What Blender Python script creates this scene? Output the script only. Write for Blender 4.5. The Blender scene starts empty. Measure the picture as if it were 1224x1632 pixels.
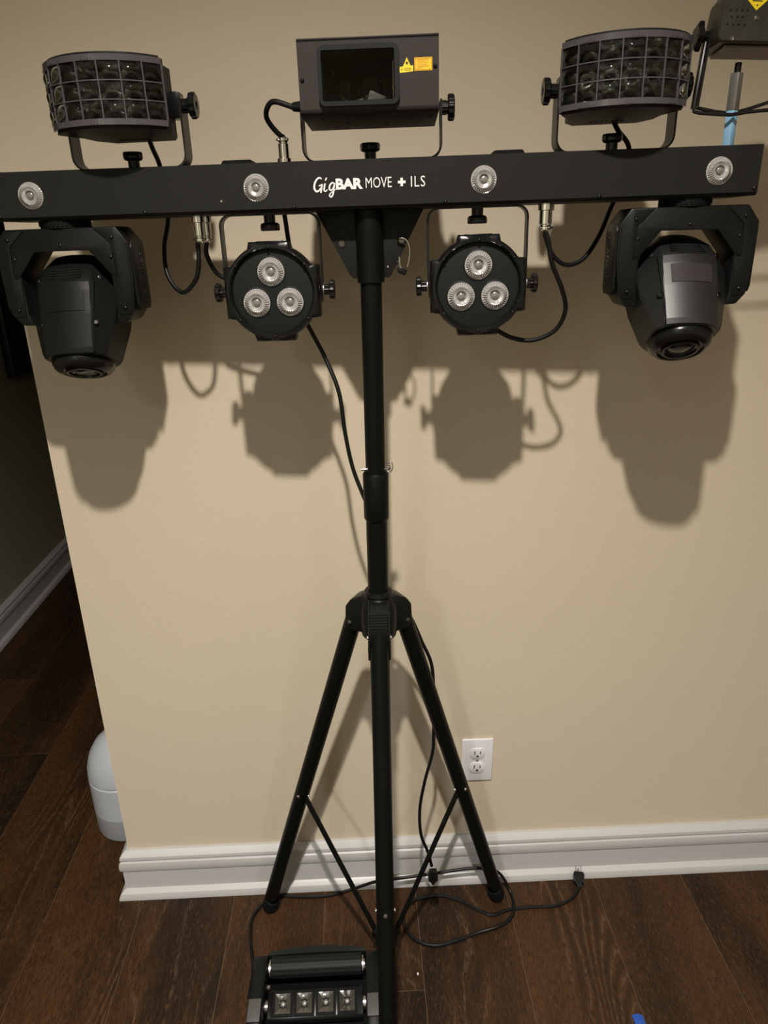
import bpy, bmesh, math, random
from mathutils import Vector, Matrix
random.seed(7)
C = bpy.context.scene.collection
S = bpy.context.scene
PI = math.pi
R_ = math.radians

# ------------------------------------------------------------------ camera
cam_d = bpy.data.cameras.new('camera')
cam = bpy.data.objects.new('camera', cam_d)
C.objects.link(cam)
cam_d.sensor_fit = 'VERTICAL'
cam_d.sensor_height = 36.0
cam_d.lens = 1130.0 / 1632.0 * 36.0
cam_d.clip_start = 0.02
cam.matrix_world = Matrix(((0.998995, 0.031691, -0.031697, 0.0),
                           (-0.041100, 0.366000, -0.929700, -1.2632),
                           (-0.017900, 0.930100, 0.367000, 1.4440),
                           (0, 0, 0, 1)))
S.camera = cam
# ------------------------------------------------------------------ exposure and world
S.view_settings.view_transform = 'Standard'
S.view_settings.look = 'None'
S.view_settings.gamma = 1.0
S.view_settings.use_curve_mapping = False
S.view_settings.exposure = 0.0
w = bpy.data.worlds.new('world'); S.world = w
w.use_nodes = True
w.node_tree.nodes['Background'].inputs[0].default_value = (0.9, 0.93, 1.0, 1)
w.node_tree.nodes['Background'].inputs[1].default_value = 0.02
# ------------------------------------------------------------------ ceiling lamp and two added fill lights
def spot(name, loc, watts, radius, cone, blend, col=(1, 0.93, 0.85), target=None):
    l = bpy.data.lights.new(name, 'SPOT')
    l.energy = watts; l.shadow_soft_size = radius; l.spot_size = R_(cone); l.spot_blend = blend; l.color = col
    o = bpy.data.objects.new(name, l); C.objects.link(o); o.location = loc
    if target:
        o.rotation_euler = (Vector(target) - Vector(loc)).to_track_quat('-Z', 'Y').to_euler()
    return o
spot('ceiling_lamp', (-0.04, -1.27, 2.50), 242, 0.026, 137, 1.0)
spot('ceiling_lamp', (-1.0, -3.0, 2.47), 275, 0.12, 150, 1.0, (0.90, 0.96, 1.0))  # unseen fill light, added to lift the shadows
spot('ceiling_lamp', (1.35, -3.0, 2.47), 120, 0.12, 150, 1.0, (0.90, 0.96, 1.0))  # second added fill, weaker, on the right

# ------------------------------------------------------------------ materials
def mat(name, col, rough=0.5, metal=0.0, spec=0.5, bump=0.0, bscale=400.0, var=0.0, vscale=60.0, trans=0.0, ior=1.45, coat=0.0):
    m = bpy.data.materials.new(name); m.use_nodes = True
    nt = m.node_tree; b = nt.nodes['Principled BSDF']
    b.inputs['Base Color'].default_value = (*col, 1)
    b.inputs['Roughness'].default_value = rough
    b.inputs['Metallic'].default_value = metal
    b.inputs['Specular IOR Level'].default_value = spec
    b.inputs['IOR'].default_value = ior
    b.inputs['Transmission Weight'].default_value = trans
    b.inputs['Coat Weight'].default_value = coat
    if bump or var:
        tc = nt.nodes.new('ShaderNodeTexCoord')
        n = nt.nodes.new('ShaderNodeTexNoise'); n.inputs['Scale'].default_value = bscale if bump else vscale
        n.inputs['Detail'].default_value = 3
        nt.links.new(tc.outputs['Object'], n.inputs['Vector'])
        if bump:
            bp = nt.nodes.new('ShaderNodeBump'); bp.inputs['Strength'].default_value = bump; bp.inputs['Distance'].default_value = 0.001
            nt.links.new(n.outputs['Fac'], bp.inputs['Height']); nt.links.new(bp.outputs['Normal'], b.inputs['Normal'])
        if var:
            n2 = nt.nodes.new('ShaderNodeTexNoise'); n2.inputs['Scale'].default_value = vscale; n2.inputs['Detail'].default_value = 4
            nt.links.new(tc.outputs['Object'], n2.inputs['Vector'])
            mx = nt.nodes.new('ShaderNodeMix'); mx.data_type = 'RGBA'
            mx.inputs[6].default_value = (*[c * (1 - var) for c in col], 1)
            mx.inputs[7].default_value = (*[min(1, c * (1 + var)) for c in col], 1)
            nt.links.new(n2.outputs['Fac'], mx.inputs[0]); nt.links.new(mx.outputs[2], b.inputs['Base Color'])
    return m
M = {}
M['bar'] = mat('black_powder_coat', (0.0125, 0.0125, 0.0110), 0.5, spec=0.20, bump=0.25, bscale=900, var=0.15, vscale=500)
M['laser'] = mat('charcoal_powder_coat', (0.029, 0.0235, 0.0225), 0.48, spec=0.22, bump=0.22, bscale=900, var=0.2, vscale=600)
M['black'] = mat('satin_black_plastic', (0.0060, 0.0066, 0.0062), 0.36, spec=0.24, bump=0.12, bscale=1200)
M['headblack'] = mat('semi_gloss_head_shell', (0.0075, 0.0076, 0.0074), 0.40, spec=0.85, bump=0.08, bscale=1200)
M['holeshade'] = mat('hole_through_plate', (0.055, 0.047, 0.032), 0.7)  # dim tone behind an opening, put into the colour of a disc
M['matte'] = mat('matte_black', (0.006, 0.006, 0.006), 0.7, spec=0.15)
M['gloss'] = mat('gloss_black_plastic', (0.0055, 0.0055, 0.0055), 0.25, spec=0.32)
M['par'] = mat('black_par_face', (0.0095, 0.0110, 0.0100), 0.5, spec=0.2, bump=0.15, bscale=900)
M['strap'] = mat('black_steel_strap', (0.0095, 0.0088, 0.0075), 0.36, spec=0.35)
M['tube'] = mat('black_tripod_tube', (0.0035, 0.0040, 0.0032), 0.42, spec=0.16, bump=0.1, bscale=700)
M['cable'] = mat('black_rubber_cable', (0.0050, 0.0050, 0.0050), 0.42, spec=0.3)
M['chrome'] = mat('chrome', (0.75, 0.73, 0.70), 0.16, metal=1.0)
M['steel'] = mat('brushed_steel', (0.5, 0.48, 0.46), 0.3, metal=1.0)
M['clear'] = mat('clear_plastic_rib', (0.095, 0.086, 0.093), 0.18, spec=0.8, trans=0.25)
M['glass'] = mat('facet_glass', (0.80, 0.85, 0.87), 0.03, spec=1.0, trans=1.0, ior=1.5)
M['pane'] = mat('window_glass', (0.93, 0.95, 0.95), 0.01, trans=1.0, ior=1.3)
M['lensring'] = mat('fluted_lens', (0.60, 0.58, 0.57), 0.18, metal=0.6, spec=0.9)
M['greyplastic'] = mat('grey_plastic', (0.075, 0.070, 0.068), 0.5)
M['reflector'] = mat('dark_reflector', (0.20, 0.19, 0.175), 0.2, metal=0.85)
M['chip'] = mat('led_chip', (0.20, 0.185, 0.165), 0.3, metal=0.2, spec=0.6)
M['white'] = mat('white_print', (0.80, 0.78, 0.76), 0.5)
M['yellow'] = mat('yellow_sticker', (0.78, 0.60, 0.02), 0.45)
M['orange'] = mat('amber_sticker', (0.90, 0.50, 0.01), 0.45)
M['ink'] = mat('black_ink', (0.02, 0.015, 0.01), 0.6)
M['inkb'] = mat('faded_amber_ink', (0.35, 0.17, 0.01), 0.6)
M['trim'] = mat('white_trim_paint', (0.50, 0.485, 0.465), 0.35, bump=0.05, bscale=90)
M['outlet'] = mat('white_outlet_plastic', (0.72, 0.71, 0.72), 0.3)
M['jug'] = mat('milky_plastic', (0.52, 0.54, 0.57), 0.3, trans=0.12)
M['jugw'] = mat('milky_plastic_filled', (0.36, 0.37, 0.39), 0.3, trans=0.12)
M['old'] = mat('worn_dark_paint', (0.040, 0.038, 0.029), 0.42, metal=0.1, bump=0.3, bscale=300, var=0.5, vscale=45)
M['oldu'] = mat('scuffed_bare_metal', (0.17, 0.14, 0.115), 0.45, metal=0.4, bump=0.4, bscale=200, var=0.45, vscale=60)
M['post'] = mat('galvanised_post', (0.30, 0.29, 0.27), 0.35, metal=0.7, var=0.2, vscale=120)
M['blue'] = mat('light_blue_paint', (0.22, 0.42, 0.60), 0.4, var=0.15, vscale=90)  # light blue colour of the post's lower shaft
M['bluetape'] = mat('blue_painter_tape', (0.02, 0.09, 0.42), 0.6, bump=0.3, bscale=300)
M['frame'] = mat('dark_picture_frame', (0.010, 0.010, 0.009), 0.4)
M['framein'] = mat('dark_panel_face', (0.014, 0.014, 0.012), 0.3)
M['lampwhite'] = mat('white_lamp_trim', (0.8, 0.8, 0.8), 0.4)

def wall_material(name, col):
    m = bpy.data.materials.new(name); m.use_nodes = True; nt = m.node_tree; b = nt.nodes['Principled BSDF']
    b.inputs['Roughness'].default_value = 0.55; b.inputs['Specular IOR Level'].default_value = 0.25
    tc = nt.nodes.new('ShaderNodeTexCoord')
    n1 = nt.nodes.new('ShaderNodeTexNoise'); n1.inputs['Scale'].default_value = 2.2; n1.inputs['Detail'].default_value = 3
    nt.links.new(tc.outputs['Object'], n1.inputs['Vector'])
    mx = nt.nodes.new('ShaderNodeMix'); mx.data_type = 'RGBA'
    mx.inputs[6].default_value = (*[c * 0.96 for c in col], 1); mx.inputs[7].default_value = (*[c * 1.04 for c in col], 1)
    nt.links.new(n1.outputs['Fac'], mx.inputs[0])
    # faint scuffs
    mp = nt.nodes.new('ShaderNodeMapping'); mp.inputs['Scale'].default_value = (9, 9, 16)
    nt.links.new(tc.outputs['Object'], mp.inputs['Vector'])
    n2 = nt.nodes.new('ShaderNodeTexNoise'); n2.inputs['Scale'].default_value = 1.0; n2.inputs['Detail'].default_value = 6; n2.inputs['Roughness'].default_value = 0.7
    nt.links.new(mp.outputs[0], n2.inputs['Vector'])
    r = nt.nodes.new('ShaderNodeValToRGB'); r.color_ramp.elements[0].position = 0.70; r.color_ramp.elements[1].position = 0.82
    nt.links.new(n2.outputs['Fac'], r.inputs[0])
    mx2 = nt.nodes.new('ShaderNodeMix'); mx2.data_type = 'RGBA'; mx2.inputs[7].default_value = (*[c * 0.86 for c in col], 1)
    nt.links.new(r.outputs[0], mx2.inputs[0]); nt.links.new(mx.outputs[2], mx2.inputs[6])
    nt.links.new(mx2.outputs[2], b.inputs['Base Color'])
    # roller stipple
    n3 = nt.nodes.new('ShaderNodeTexNoise'); n3.inputs['Scale'].default_value = 130; n3.inputs['Detail'].default_value = 3
    mp3 = nt.nodes.new('ShaderNodeMapping'); mp3.inputs['Scale'].default_value = (0.45, 0.45, 1.0)
    nt.links.new(tc.outputs['Object'], mp3.inputs['Vector']); nt.links.new(mp3.outputs[0], n3.inputs['Vector'])
    bp = nt.nodes.new('ShaderNodeBump'); bp.inputs['Strength'].default_value = 0.16; bp.inputs['Distance'].default_value = 0.002
    nt.links.new(n3.outputs['Fac'], bp.inputs['Height']); nt.links.new(bp.outputs['Normal'], b.inputs['Normal'])
    return m
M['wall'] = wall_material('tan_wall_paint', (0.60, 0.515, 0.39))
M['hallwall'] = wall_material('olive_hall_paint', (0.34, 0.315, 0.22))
M['ceil'] = wall_material('white_ceiling_paint', (0.75, 0.74, 0.72))

def wood_material():
    m = bpy.data.materials.new('dark_oak_plank'); m.use_nodes = True; nt = m.node_tree; b = nt.nodes['Principled BSDF']
    N = nt.nodes.new; L = nt.links.new
    def math_(op, a, c=None, d=None):
        n = N('ShaderNodeMath'); n.operation = op
        for k, v in enumerate((a, c, d)):
            if v is None: continue
            if isinstance(v, (int, float)): n.inputs[k].default_value = v
            else: L(v, n.inputs[k])
        return n.outputs[0]
    def noise(vec, sc, detail=3, rough=0.5, off=None):
        mp = N('ShaderNodeMapping'); mp.inputs['Scale'].default_value = sc
        if off: mp.inputs['Location'].default_value = off
        L(vec, mp.inputs['Vector']); n = N('ShaderNodeTexNoise'); n.inputs['Scale'].default_value = 1.0
        n.inputs['Detail'].default_value = detail; n.inputs['Roughness'].default_value = rough; L(mp.outputs[0], n.inputs['Vector']); return n.outputs['Fac']
    def mixc(f, a, c):
        n = N('ShaderNodeMix'); n.data_type = 'RGBA'; L(f, n.inputs[0])
        for k, v in ((6, a), (7, c)):
            if isinstance(v, tuple): n.inputs[k].default_value = (*v, 1)
            else: L(v, n.inputs[k])
        return n.outputs[2]
    def step(v, lo, hi):
        n = N('ShaderNodeMapRange'); n.interpolation_type = 'SMOOTHSTEP'; n.inputs['From Min'].default_value = lo; n.inputs['From Max'].default_value = hi; L(v, n.inputs['Value']); return n.outputs['Result']
    tc = N('ShaderNodeTexCoord'); oi = N('ShaderNodeObjectInfo')
    off = N('ShaderNodeVectorMath'); off.operation = 'SCALE'; off.inputs['Scale'].default_value = 37.0
    comb = N('ShaderNodeCombineXYZ')
    for k in range(3): L(oi.outputs['Random'], comb.inputs[k])
    L(comb.outputs[0], off.inputs[0])
    add = N('ShaderNodeVectorMath'); add.operation = 'ADD'; L(tc.outputs['Object'], add.inputs[0]); L(off.outputs[0], add.inputs[1])
    V = add.outputs[0]
    big = noise(V, (9, 1.6, 1), 3, 0.55)
    fib = noise(V, (340, 62, 1), 3, 0.7)
    mid = noise(V, (60, 6, 1), 3, 0.6)
    tone = math_('MULTIPLY_ADD', oi.outputs['Random'], 0.22, math_('MULTIPLY_ADD', mid, 0.25, big))
    c = mixc(step(tone, 0.46, 0.94), (0.0140, 0.0074, 0.0035), (0.060, 0.0255, 0.0085))
    c = mixc(math_('MULTIPLY', step(fib, 0.52, 0.68), 0.55), c, (0.088, 0.046, 0.022))
    c = mixc(math_('MULTIPLY', step(fib, 0.50, 0.36), 0.62), c, (0.010, 0.0065, 0.0035))
    # cathedral grain: thin pale lines
    warp = noise(V, (6.5, 0.95, 1), 2, 0.45, (3.1, 7.7, 0))
    sx = N('ShaderNodeSeparateXYZ'); L(V, sx.inputs[0])
    rings = math_('SINE', math_('MULTIPLY', math_('MULTIPLY_ADD', warp, 21.0, math_('MULTIPLY', sx.outputs[0], 9.0)), 6.2832))
    mask = step(noise(V, (7, 0.9, 1), 2, 0.5, (9.0, 1.0, 0)), 0.50, 0.66)
    ln = math_('MULTIPLY', math_('MULTIPLY', step(rings, 0.78, 0.99), mask), step(fib, 0.36, 0.58))
    dk = math_('MULTIPLY', math_('MULTIPLY', step(rings, 0.2, -0.7), mask), 0.5)
    c = mixc(dk, c, (0.013, 0.0075, 0.004))
    c = mixc(math_('MULTIPLY', ln, 0.42), c, (0.135, 0.086, 0.052))
    # knots
    mpk = N('ShaderNodeMapping'); mpk.inputs['Scale'].default_value = (3.3, 1.9, 0.0); L(V, mpk.inputs['Vector'])
    vk = N('ShaderNodeTexVoronoi'); vk.inputs['Scale'].default_value = 1.0; L(mpk.outputs[0], vk.inputs['Vector'])
    kd = math_('MULTIPLY_ADD', fib, 0.04, vk.outputs['Distance'])
    c = mixc(math_('MULTIPLY', step(kd, 0.16, 0.04), 0.9), c, (0.006, 0.004, 0.003))
    L(c, b.inputs['Base Color'])
    b.inputs['Roughness'].default_value = 0.5; b.inputs['Specular IOR Level'].default_value = 0.22
    bp = N('ShaderNodeBump'); bp.inputs['Strength'].default_value = 0.3; bp.inputs['Distance'].default_value = 0.0010
    L(math_('ADD', fib, ln), bp.inputs['Height']); L(bp.outputs['Normal'], b.inputs['Normal'])
    return m
M['wood'] = wood_material()
M['seam'] = mat('plank_edge', (0.12, 0.072, 0.040), 0.6)

# ------------------------------------------------------------------ mesh helpers
def merge(bm, sub, mx=None):
    if mx is not None: bmesh.ops.transform(sub, matrix=mx, verts=sub.verts)
    me = bpy.data.meshes.new('tmp'); sub.to_mesh(me); sub.free(); bm.from_mesh(me); bpy.data.meshes.remove(me)
    return bm
def nb(): return bmesh.new()
def box(bm, c, s, bev=0.0, seg=2, mx=None):
    b = bmesh.new(); bmesh.ops.create_cube(b, size=1.0)
    bmesh.ops.scale(b, vec=s, verts=b.verts)
    if bev > 0: bmesh.ops.bevel(b, geom=list(b.edges), offset=bev, segments=seg, affect='EDGES', profile=0.5)
    bmesh.ops.translate(b, vec=c, verts=b.verts)
    return merge(bm, b, mx)
def axis_mx(o, d):
    q = Vector(d).normalized().to_track_quat('Z', 'Y')
    return Matrix.Translation(Vector(o)) @ q.to_matrix().to_4x4()
def lathe(bm, prof, o=(0, 0, 0), d=(0, 0, 1), seg=32, lobes=0, lobe=0.0, rib=None):
    """prof: list of (radius, height along axis). lobes ripple the radius; rib(i, r, h) may shift a vertex."""
    b = bmesh.new(); rings = []
    for k, (r, h) in enumerate(prof):
        if r <= 1e-6: rings.append([b.verts.new((0, 0, h))]); continue
        ring = []
        for i in range(seg):
            a = 2 * PI * i / seg; rr = r * (1 + lobe * math.cos(lobes * a)) if lobes else r
            hh = h
            if rib: rr, hh = rib(i, k, rr, hh)
            ring.append(b.verts.new((rr * math.cos(a), rr * math.sin(a), hh)))
        rings.append(ring)
    for r0, r1 in zip(rings, rings[1:]):
        for i in range(seg):
            j = (i + 1) % seg
            if len(r0) == 1 and len(r1) == 1: continue
            if len(r0) == 1: b.faces.new((r0[0], r1[j], r1[i]))
            elif len(r1) == 1: b.faces.new((r0[i], r0[j], r1[0]))
            else: b.faces.new((r0[i], r0[j], r1[j], r1[i]))
    bmesh.ops.recalc_face_normals(b, faces=b.faces)
    return merge(bm, b, axis_mx(o, d))
def cyl(bm, p0, p1, r0, r1=None, seg=24, bev=0.0):
    p0, p1 = Vector(p0), Vector(p1); L = (p1 - p0).length
    r1 = r0 if r1 is None else r1
    pr = [(0, 0), (r0 - bev, 0), (r0, bev), (r1, L - bev), (r1 - bev, L), (0, L)] if bev else [(0, 0), (r0, 0), (r1, L), (0, L)]
    return lathe(bm, pr, p0, p1 - p0, seg)
def smooth_path(pts, n=8):
    P = [Vector(p) for p in pts]; P = [P[0] * 2 - P[1]] + P + [P[-1] * 2 - P[-2]]; out = []
    for i in range(1, len(P) - 2):
        a, b, c, d = P[i - 1], P[i], P[i + 1], P[i + 2]
        for k in range(n):
            t = k / n
            out.append(0.5 * ((2 * b) + (c - a) * t + (2 * a - 5 * b + 4 * c - d) * t * t + (3 * b - a - 3 * c + d) * t ** 3))
    out.append(P[-2]); return out
def tube(bm, pts, r, seg=10, n=8, raw=False):
    P = [Vector(p) for p in pts] if raw else smooth_path(pts, n)
    b = bmesh.new(); T = (P[1] - P[0]).normalized()
    U = T.orthogonal().normalized(); rings = []
    for i, p in enumerate(P):
        t = (P[min(i + 1, len(P) - 1)] - P[max(i - 1, 0)]).normalized()
        U = (U - t * U.dot(t)).normalized(); V = t.cross(U)
        rings.append([b.verts.new(p + (U * math.cos(2 * PI * k / seg) + V * math.sin(2 * PI * k / seg)) * r) for k in range(seg)])
    for r0, r1 in zip(rings, rings[1:]):
        for i in range(seg): b.faces.new((r0[i], r0[(i + 1) % seg], r1[(i + 1) % seg], r1[i]))
    b.faces.new(rings[0][::-1]); b.faces.new(rings[-1])
    bmesh.ops.recalc_face_normals(b, faces=b.faces)
    return merge(bm, b)
def prism(bm, poly, y0, y1, bev=0.0, plane='xz', seg=2, mx=None):
    """polygon in a plane, extruded along the third axis"""
    f = {'xz': lambda u, v, t: (u, t, v), 'xy': lambda u, v, t: (u, v, t), 'yz': lambda u, v, t: (t, u, v)}[plane]
    b = bmesh.new(); a = [b.verts.new(f(u, v, y0)) for u, v in poly]; c = [b.verts.new(f(u, v, y1)) for u, v in poly]
    b.faces.new(a); b.faces.new(c[::-1]); n = len(poly)
    for i in range(n): b.faces.new((a[i], c[i], c[(i + 1) % n], a[(i + 1) % n]))
    bmesh.ops.recalc_face_normals(b, faces=b.faces)
    if bev: bmesh.ops.bevel(b, geom=list(b.edges), offset=bev, segments=seg, affect='EDGES', profile=0.5)
    return merge(bm, b, mx)
def loft(bm, rings, cap=True, mx=None):
    b = bmesh.new(); rr = [[b.verts.new(p) for p in r] for r in rings]; n = len(rr[0])
    for r0, r1 in zip(rr, rr[1:]):
        for i in range(n): b.faces.new((r0[i], r0[(i + 1) % n], r1[(i + 1) % n], r1[i]))
    if cap: b.faces.new(rr[0][::-1]); b.faces.new(rr[-1])
    bmesh.ops.recalc_face_normals(b, faces=b.faces)
    return merge(bm, b, mx)
def arc_pts(cx, cz, r, a0, a1, n): return [(cx + r * math.cos(R_(a0 + (a1 - a0) * i / n)), cz + r * math.sin(R_(a0 + (a1 - a0) * i / n))) for i in range(n + 1)]
def strap(bm, path, th, y0, y1):
    """flat strap bent along an xz path"""
    n = len(path); L = []; Rr = []
    for i in range(n):
        a = Vector(path[max(i - 1, 0)]); b = Vector(path[min(i + 1, n - 1)]); t = (b - a).normalized(); nn = Vector((-t.y, t.x)) * th / 2
        p = Vector(path[i]); L.append(p + nn); Rr.append(p - nn)
    return loft(bm, [[(l.x, y0, l.y), (l.x, y1, l.y), (r.x, y1, r.y), (r.x, y0, r.y)] for l, r in zip(L, Rr)])
def u_path(hw, z0, z1, r):
    """U open upwards from z0 (bottom) to z1 (arm ends)"""
    return [(-hw, z1)] + arc_pts(-hw + r, z0 + r, r, 180, 270, 6) + arc_pts(hw - r, z0 + r, r, 270, 360, 6) + [(hw, z1)]
def obj(name, bm, m, parent=None, mx=None, smooth=True, ang=32):
    bm.normal_update()
    if smooth:
        for f in bm.faces: f.smooth = True
        for e in bm.edges:
            if len(e.link_faces) == 2 and e.calc_face_angle(0) > R_(ang): e.smooth = False
    me = bpy.data.meshes.new(name); bm.to_mesh(me); bm.free(); me.materials.append(m)
    o = bpy.data.objects.new(name, me); C.objects.link(o)
    if parent is not None: o.parent = parent
    if mx is not None: o.matrix_basis = mx
    return o
def share(o, parent, mx=None, name=None):
    c = o.copy(); C.objects.link(c); c.parent = parent
    if mx is not None: c.matrix_basis = mx
    if name: c.name = name
    return c
def tag(o, label, cat, group=None, kind=None):
    o['label'] = label; o['category'] = cat
    if group: o['group'] = group
    if kind: o['kind'] = kind
    return o
def thing(name, label, cat, mx, group=None):
    o = bpy.data.objects.new(name, None); C.objects.link(o); o.matrix_world = mx; o.empty_display_size = 0.05
    return tag(o, label, cat, group)
def struct(o): o['kind'] = 'structure'; return o
def T(x, y, z): return Matrix.Translation((x, y, z))
def Rz(a): return Matrix.Rotation(R_(a), 4, 'Z')
def Rx(a): return Matrix.Rotation(R_(a), 4, 'X')
def Ry(a): return Matrix.Rotation(R_(a), 4, 'Y')
BMB = lambda: bmesh.new()
def text_bm(s, size, extrude, offset=0.0, xs=1.0, spacing=1.0):
    cu = bpy.data.curves.new('txt', 'FONT'); cu.body = s; cu.size = size; cu.extrude = extrude; cu.offset = offset
    cu.align_x = 'LEFT'; cu.align_y = 'BOTTOM_BASELINE'; cu.space_character = spacing; cu.resolution_u = 3
    o = bpy.data.objects.new('txt', cu); C.objects.link(o)
    bpy.context.view_layer.update()
    me = bpy.data.meshes.new_from_object(o.evaluated_get(bpy.context.evaluated_depsgraph_get()))
    bpy.data.objects.remove(o); bpy.data.curves.remove(cu)
    b = bmesh.new(); b.from_mesh(me); bpy.data.meshes.remove(me)
    bmesh.ops.scale(b, vec=(xs, 1, 1), verts=b.verts)
    return b
FRONT = Matrix(((1, 0, 0, 0), (0, 0, -1, 0), (0, 1, 0, 0), (0, 0, 0, 1)))   # xy drawing -> xz plane facing -y
def ribbon(bm, pts, wd, y, dep=0.0004, n=6):
    P = smooth_path([(p[0], 0, p[1]) for p in pts], n); W = [p[2] if len(p) > 2 else wd for p in pts]
    rr = []; m = len(P)
    for i in range(m):
        t = (P[min(i + 1, m - 1)] - P[max(i - 1, 0)]); t.normalize(); nn = Vector((-t.z, 0, t.x))
        k = i / n; a = int(min(k, len(W) - 1)); bq = min(a + 1, len(W) - 1); w = W[a] + (W[bq] - W[a]) * (k - a)
        l = P[i] + nn * w / 2; r = P[i] - nn * w / 2
        rr.append([(l.x, y - dep, l.z), (l.x, y, l.z), (r.x, y, r.z), (r.x, y - dep, r.z)])
    return loft(bm, rr)

# ------------------------------------------------------------------ room
XW = -0.5635       # free end of the tan wall
XH = -1.404        # hallway wall
ZC = 2.54
b = BMB(); box(b, ((XW + 2.3) / 2, 0.06, ZC / 2), (2.3 - XW, 0.12, ZC)); wb = struct(obj('wall_back', b, M['wall'], smooth=False))
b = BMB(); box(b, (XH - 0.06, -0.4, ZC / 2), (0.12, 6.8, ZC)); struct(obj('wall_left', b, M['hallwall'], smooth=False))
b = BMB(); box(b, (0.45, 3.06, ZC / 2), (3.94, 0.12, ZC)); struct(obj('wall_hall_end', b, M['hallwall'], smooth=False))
b = BMB(); box(b, (2.36, -0.4, ZC / 2), (0.12, 6.8, ZC)); struct(obj('wall_right', b, M['wall'], smooth=False))
b = BMB(); box(b, (0.45, -3.86, ZC / 2), (3.94, 0.12, ZC)); struct(obj('wall_front', b, M['wall'], smooth=False))
b = BMB(); box(b, (0.45, -0.4, ZC + 0.05), (3.94, 7.0, 0.1)); struct(obj('ceiling', b, M['ceil'], smooth=False))
b = BMB(); box(b, (0.45, -0.4, -0.0262), (3.94, 7.0, 0.05)); floor = struct(obj('floor', b, M['seam'], smooth=False))
# floor planks: 0.2125 m wide, running away from the camera
PW = 0.2125; SX = 0.0985
plank_mesh = {}
def plank(x0, x1, y0, y1):
    key = (round(x1 - x0, 4), round(y1 - y0, 4))
    if key not in plank_mesh:
        bb = BMB(); box(bb, (0, 0, -0.0015), (key[0] - 0.0014, key[1] - 0.0014, 0.003), 0.0005, 1)
        o = obj('plank', bb, M['wood'], floor, smooth=False); plank_mesh[key] = o
    else:
        o = share(plank_mesh[key], floor, name='plank')
    o.matrix_basis = T((x0 + x1) / 2, (y0 + y1) / 2, 0)
k0 = int(math.floor((XH - SX) / PW)); k1 = int(math.ceil((2.3 - SX) / PW))
special = {-1: -0.275, 4: 0.95, -5: 1.18}
for k in range(k0, k1):
    x0 = max(SX + k * PW, XH); x1 = min(SX + (k + 1) * PW, 2.3)
    if x1 - x0 < 0.01: continue
    off = special.get(k, random.choice([-0.9, -0.75, 0.25, 0.5, 0.7, -1.0]))
    ys = [-3.8]; y = off - 1.65 * 3
    while y < 3.0:
        if y > -3.7: ys.append(y)
        y += 1.65
    ys.append(3.0)
    for a, c in zip(ys, ys[1:]):
        plank(x0, x1, a, c)

# baseboards
PROF = [(0, 0), (.030, 0), (.030, .006), (.026, .016), (.019, .022), (.0155, .024), (.0155, .076), (.019, .080), (.0205, .086), (.0205, .096), (.019, .103), (.0140, .106), (.0125, .107), (.0125, .1085), (.0175, .110), (.0175, .113), (.0165, .118), (.011, .125), (.006, .130), (0, .130)]
def baseboard(name, pts, inward):
    """pts: xy path of the wall face; inward: list of xy offset directions (mitred) per point"""
    bb = BMB(); loft(bb, [[(p[0] + d * q[0], p[1] + d * q[1], h) for d, h in PROF] for p, q in zip(pts, inward)])
    return struct(obj(name, bb, M['trim'], ang=25))
baseboard('baseboard_back', [(2.3, 0), (XW, 0), (XW, 0.12), (2.3, 0.12)], [(0, -1), (-1, -1), (-1, 1), (0, 1)])
baseboard('baseboard_left', [(XH, -3.8), (XH, 3.0)], [(1, 0), (1, 0)])
baseboard('baseboard_right', [(2.3, -3.8), (2.3, 0)], [(-1, 0), (-1, 0)])

# ------------------------------------------------------------------ wall outlet
OUT = T(0.2400, 0, 0.3455)
t = thing('wall_outlet', 'white double power outlet on the tan wall beside a black tripod leg', 'outlet', OUT)
b = BMB(); box(b, (0, -0.0025, 0), (0.0700, 0.005, 0.1145), 0.0022, 3); obj('cover_plate', b, M['outlet'], t)
for s in (1, -1):
    z = 0.0195 * s
    b = BMB(); pl = []
    for i in range(40):
        a = 2 * PI * i / 40; x = 0.0172 * math.cos(a); zz = 0.0172 * math.sin(a); pl.append((x, max(-0.0142, min(0.0142, zz)) + z))
    pp_ = []
    for q in pl:
        if not pp_ or (Vector(q) - Vector(pp_[-1])).length > 1e-5: pp_.append(q)
    prism(b, pp_, -0.0072, -0.003, 0.0006)
    rec = obj('receptacle', b, M['outlet'], t)
    b = BMB(); box(b, (-0.0063, -0.0072, z + 0.0035), (0.0021, 0.0012, 0.0085)); box(b, (0.0063, -0.0072, z + 0.0035), (0.0019, 0.0012, 0.0068))
    prism(b, [(-.0024, z - .0085), (.0024, z - .0085)] + arc_pts(0, z - .0065, .0026, 0, 180, 8), -0.0078, -0.0065)
    obj('slots', b, M['ink'], rec)
b = BMB(); lathe(b, [(0, .0015), (.0022, .0012), (.0030, 0)], (0, -0.005, 0), (0, -1, 0), 16); obj('screw', b, M['steel'], t)

# ------------------------------------------------------------------ framed panel in the hall
t = thing('framed_panel', 'large black framed panel hanging on the dark hallway wall beyond the corner', 'picture frame', T(XH, 1.98, 0.925))
b = BMB(); box(b, (0.012, 0, 0.41), (0.022, 0.62, 0.76), 0.001); obj('panel', b, M['framein'], t)
for (c, s) in (((.017, -.305, .425), (.034, .07, .85)), ((.017, .305, .425), (.034, .07, .85))): 
    b = BMB(); box(b, c, s, 0.004); obj('frame_rail', b, M['frame'], t)
for (c, s) in (((.017, 0, .035), (.034, .54, .07)), ((.017, 0, .815), (.034, .54, .07))):
    b = BMB(); box(b, c, s, 0.004); obj('frame_rail', b, M['frame'], t)

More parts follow.
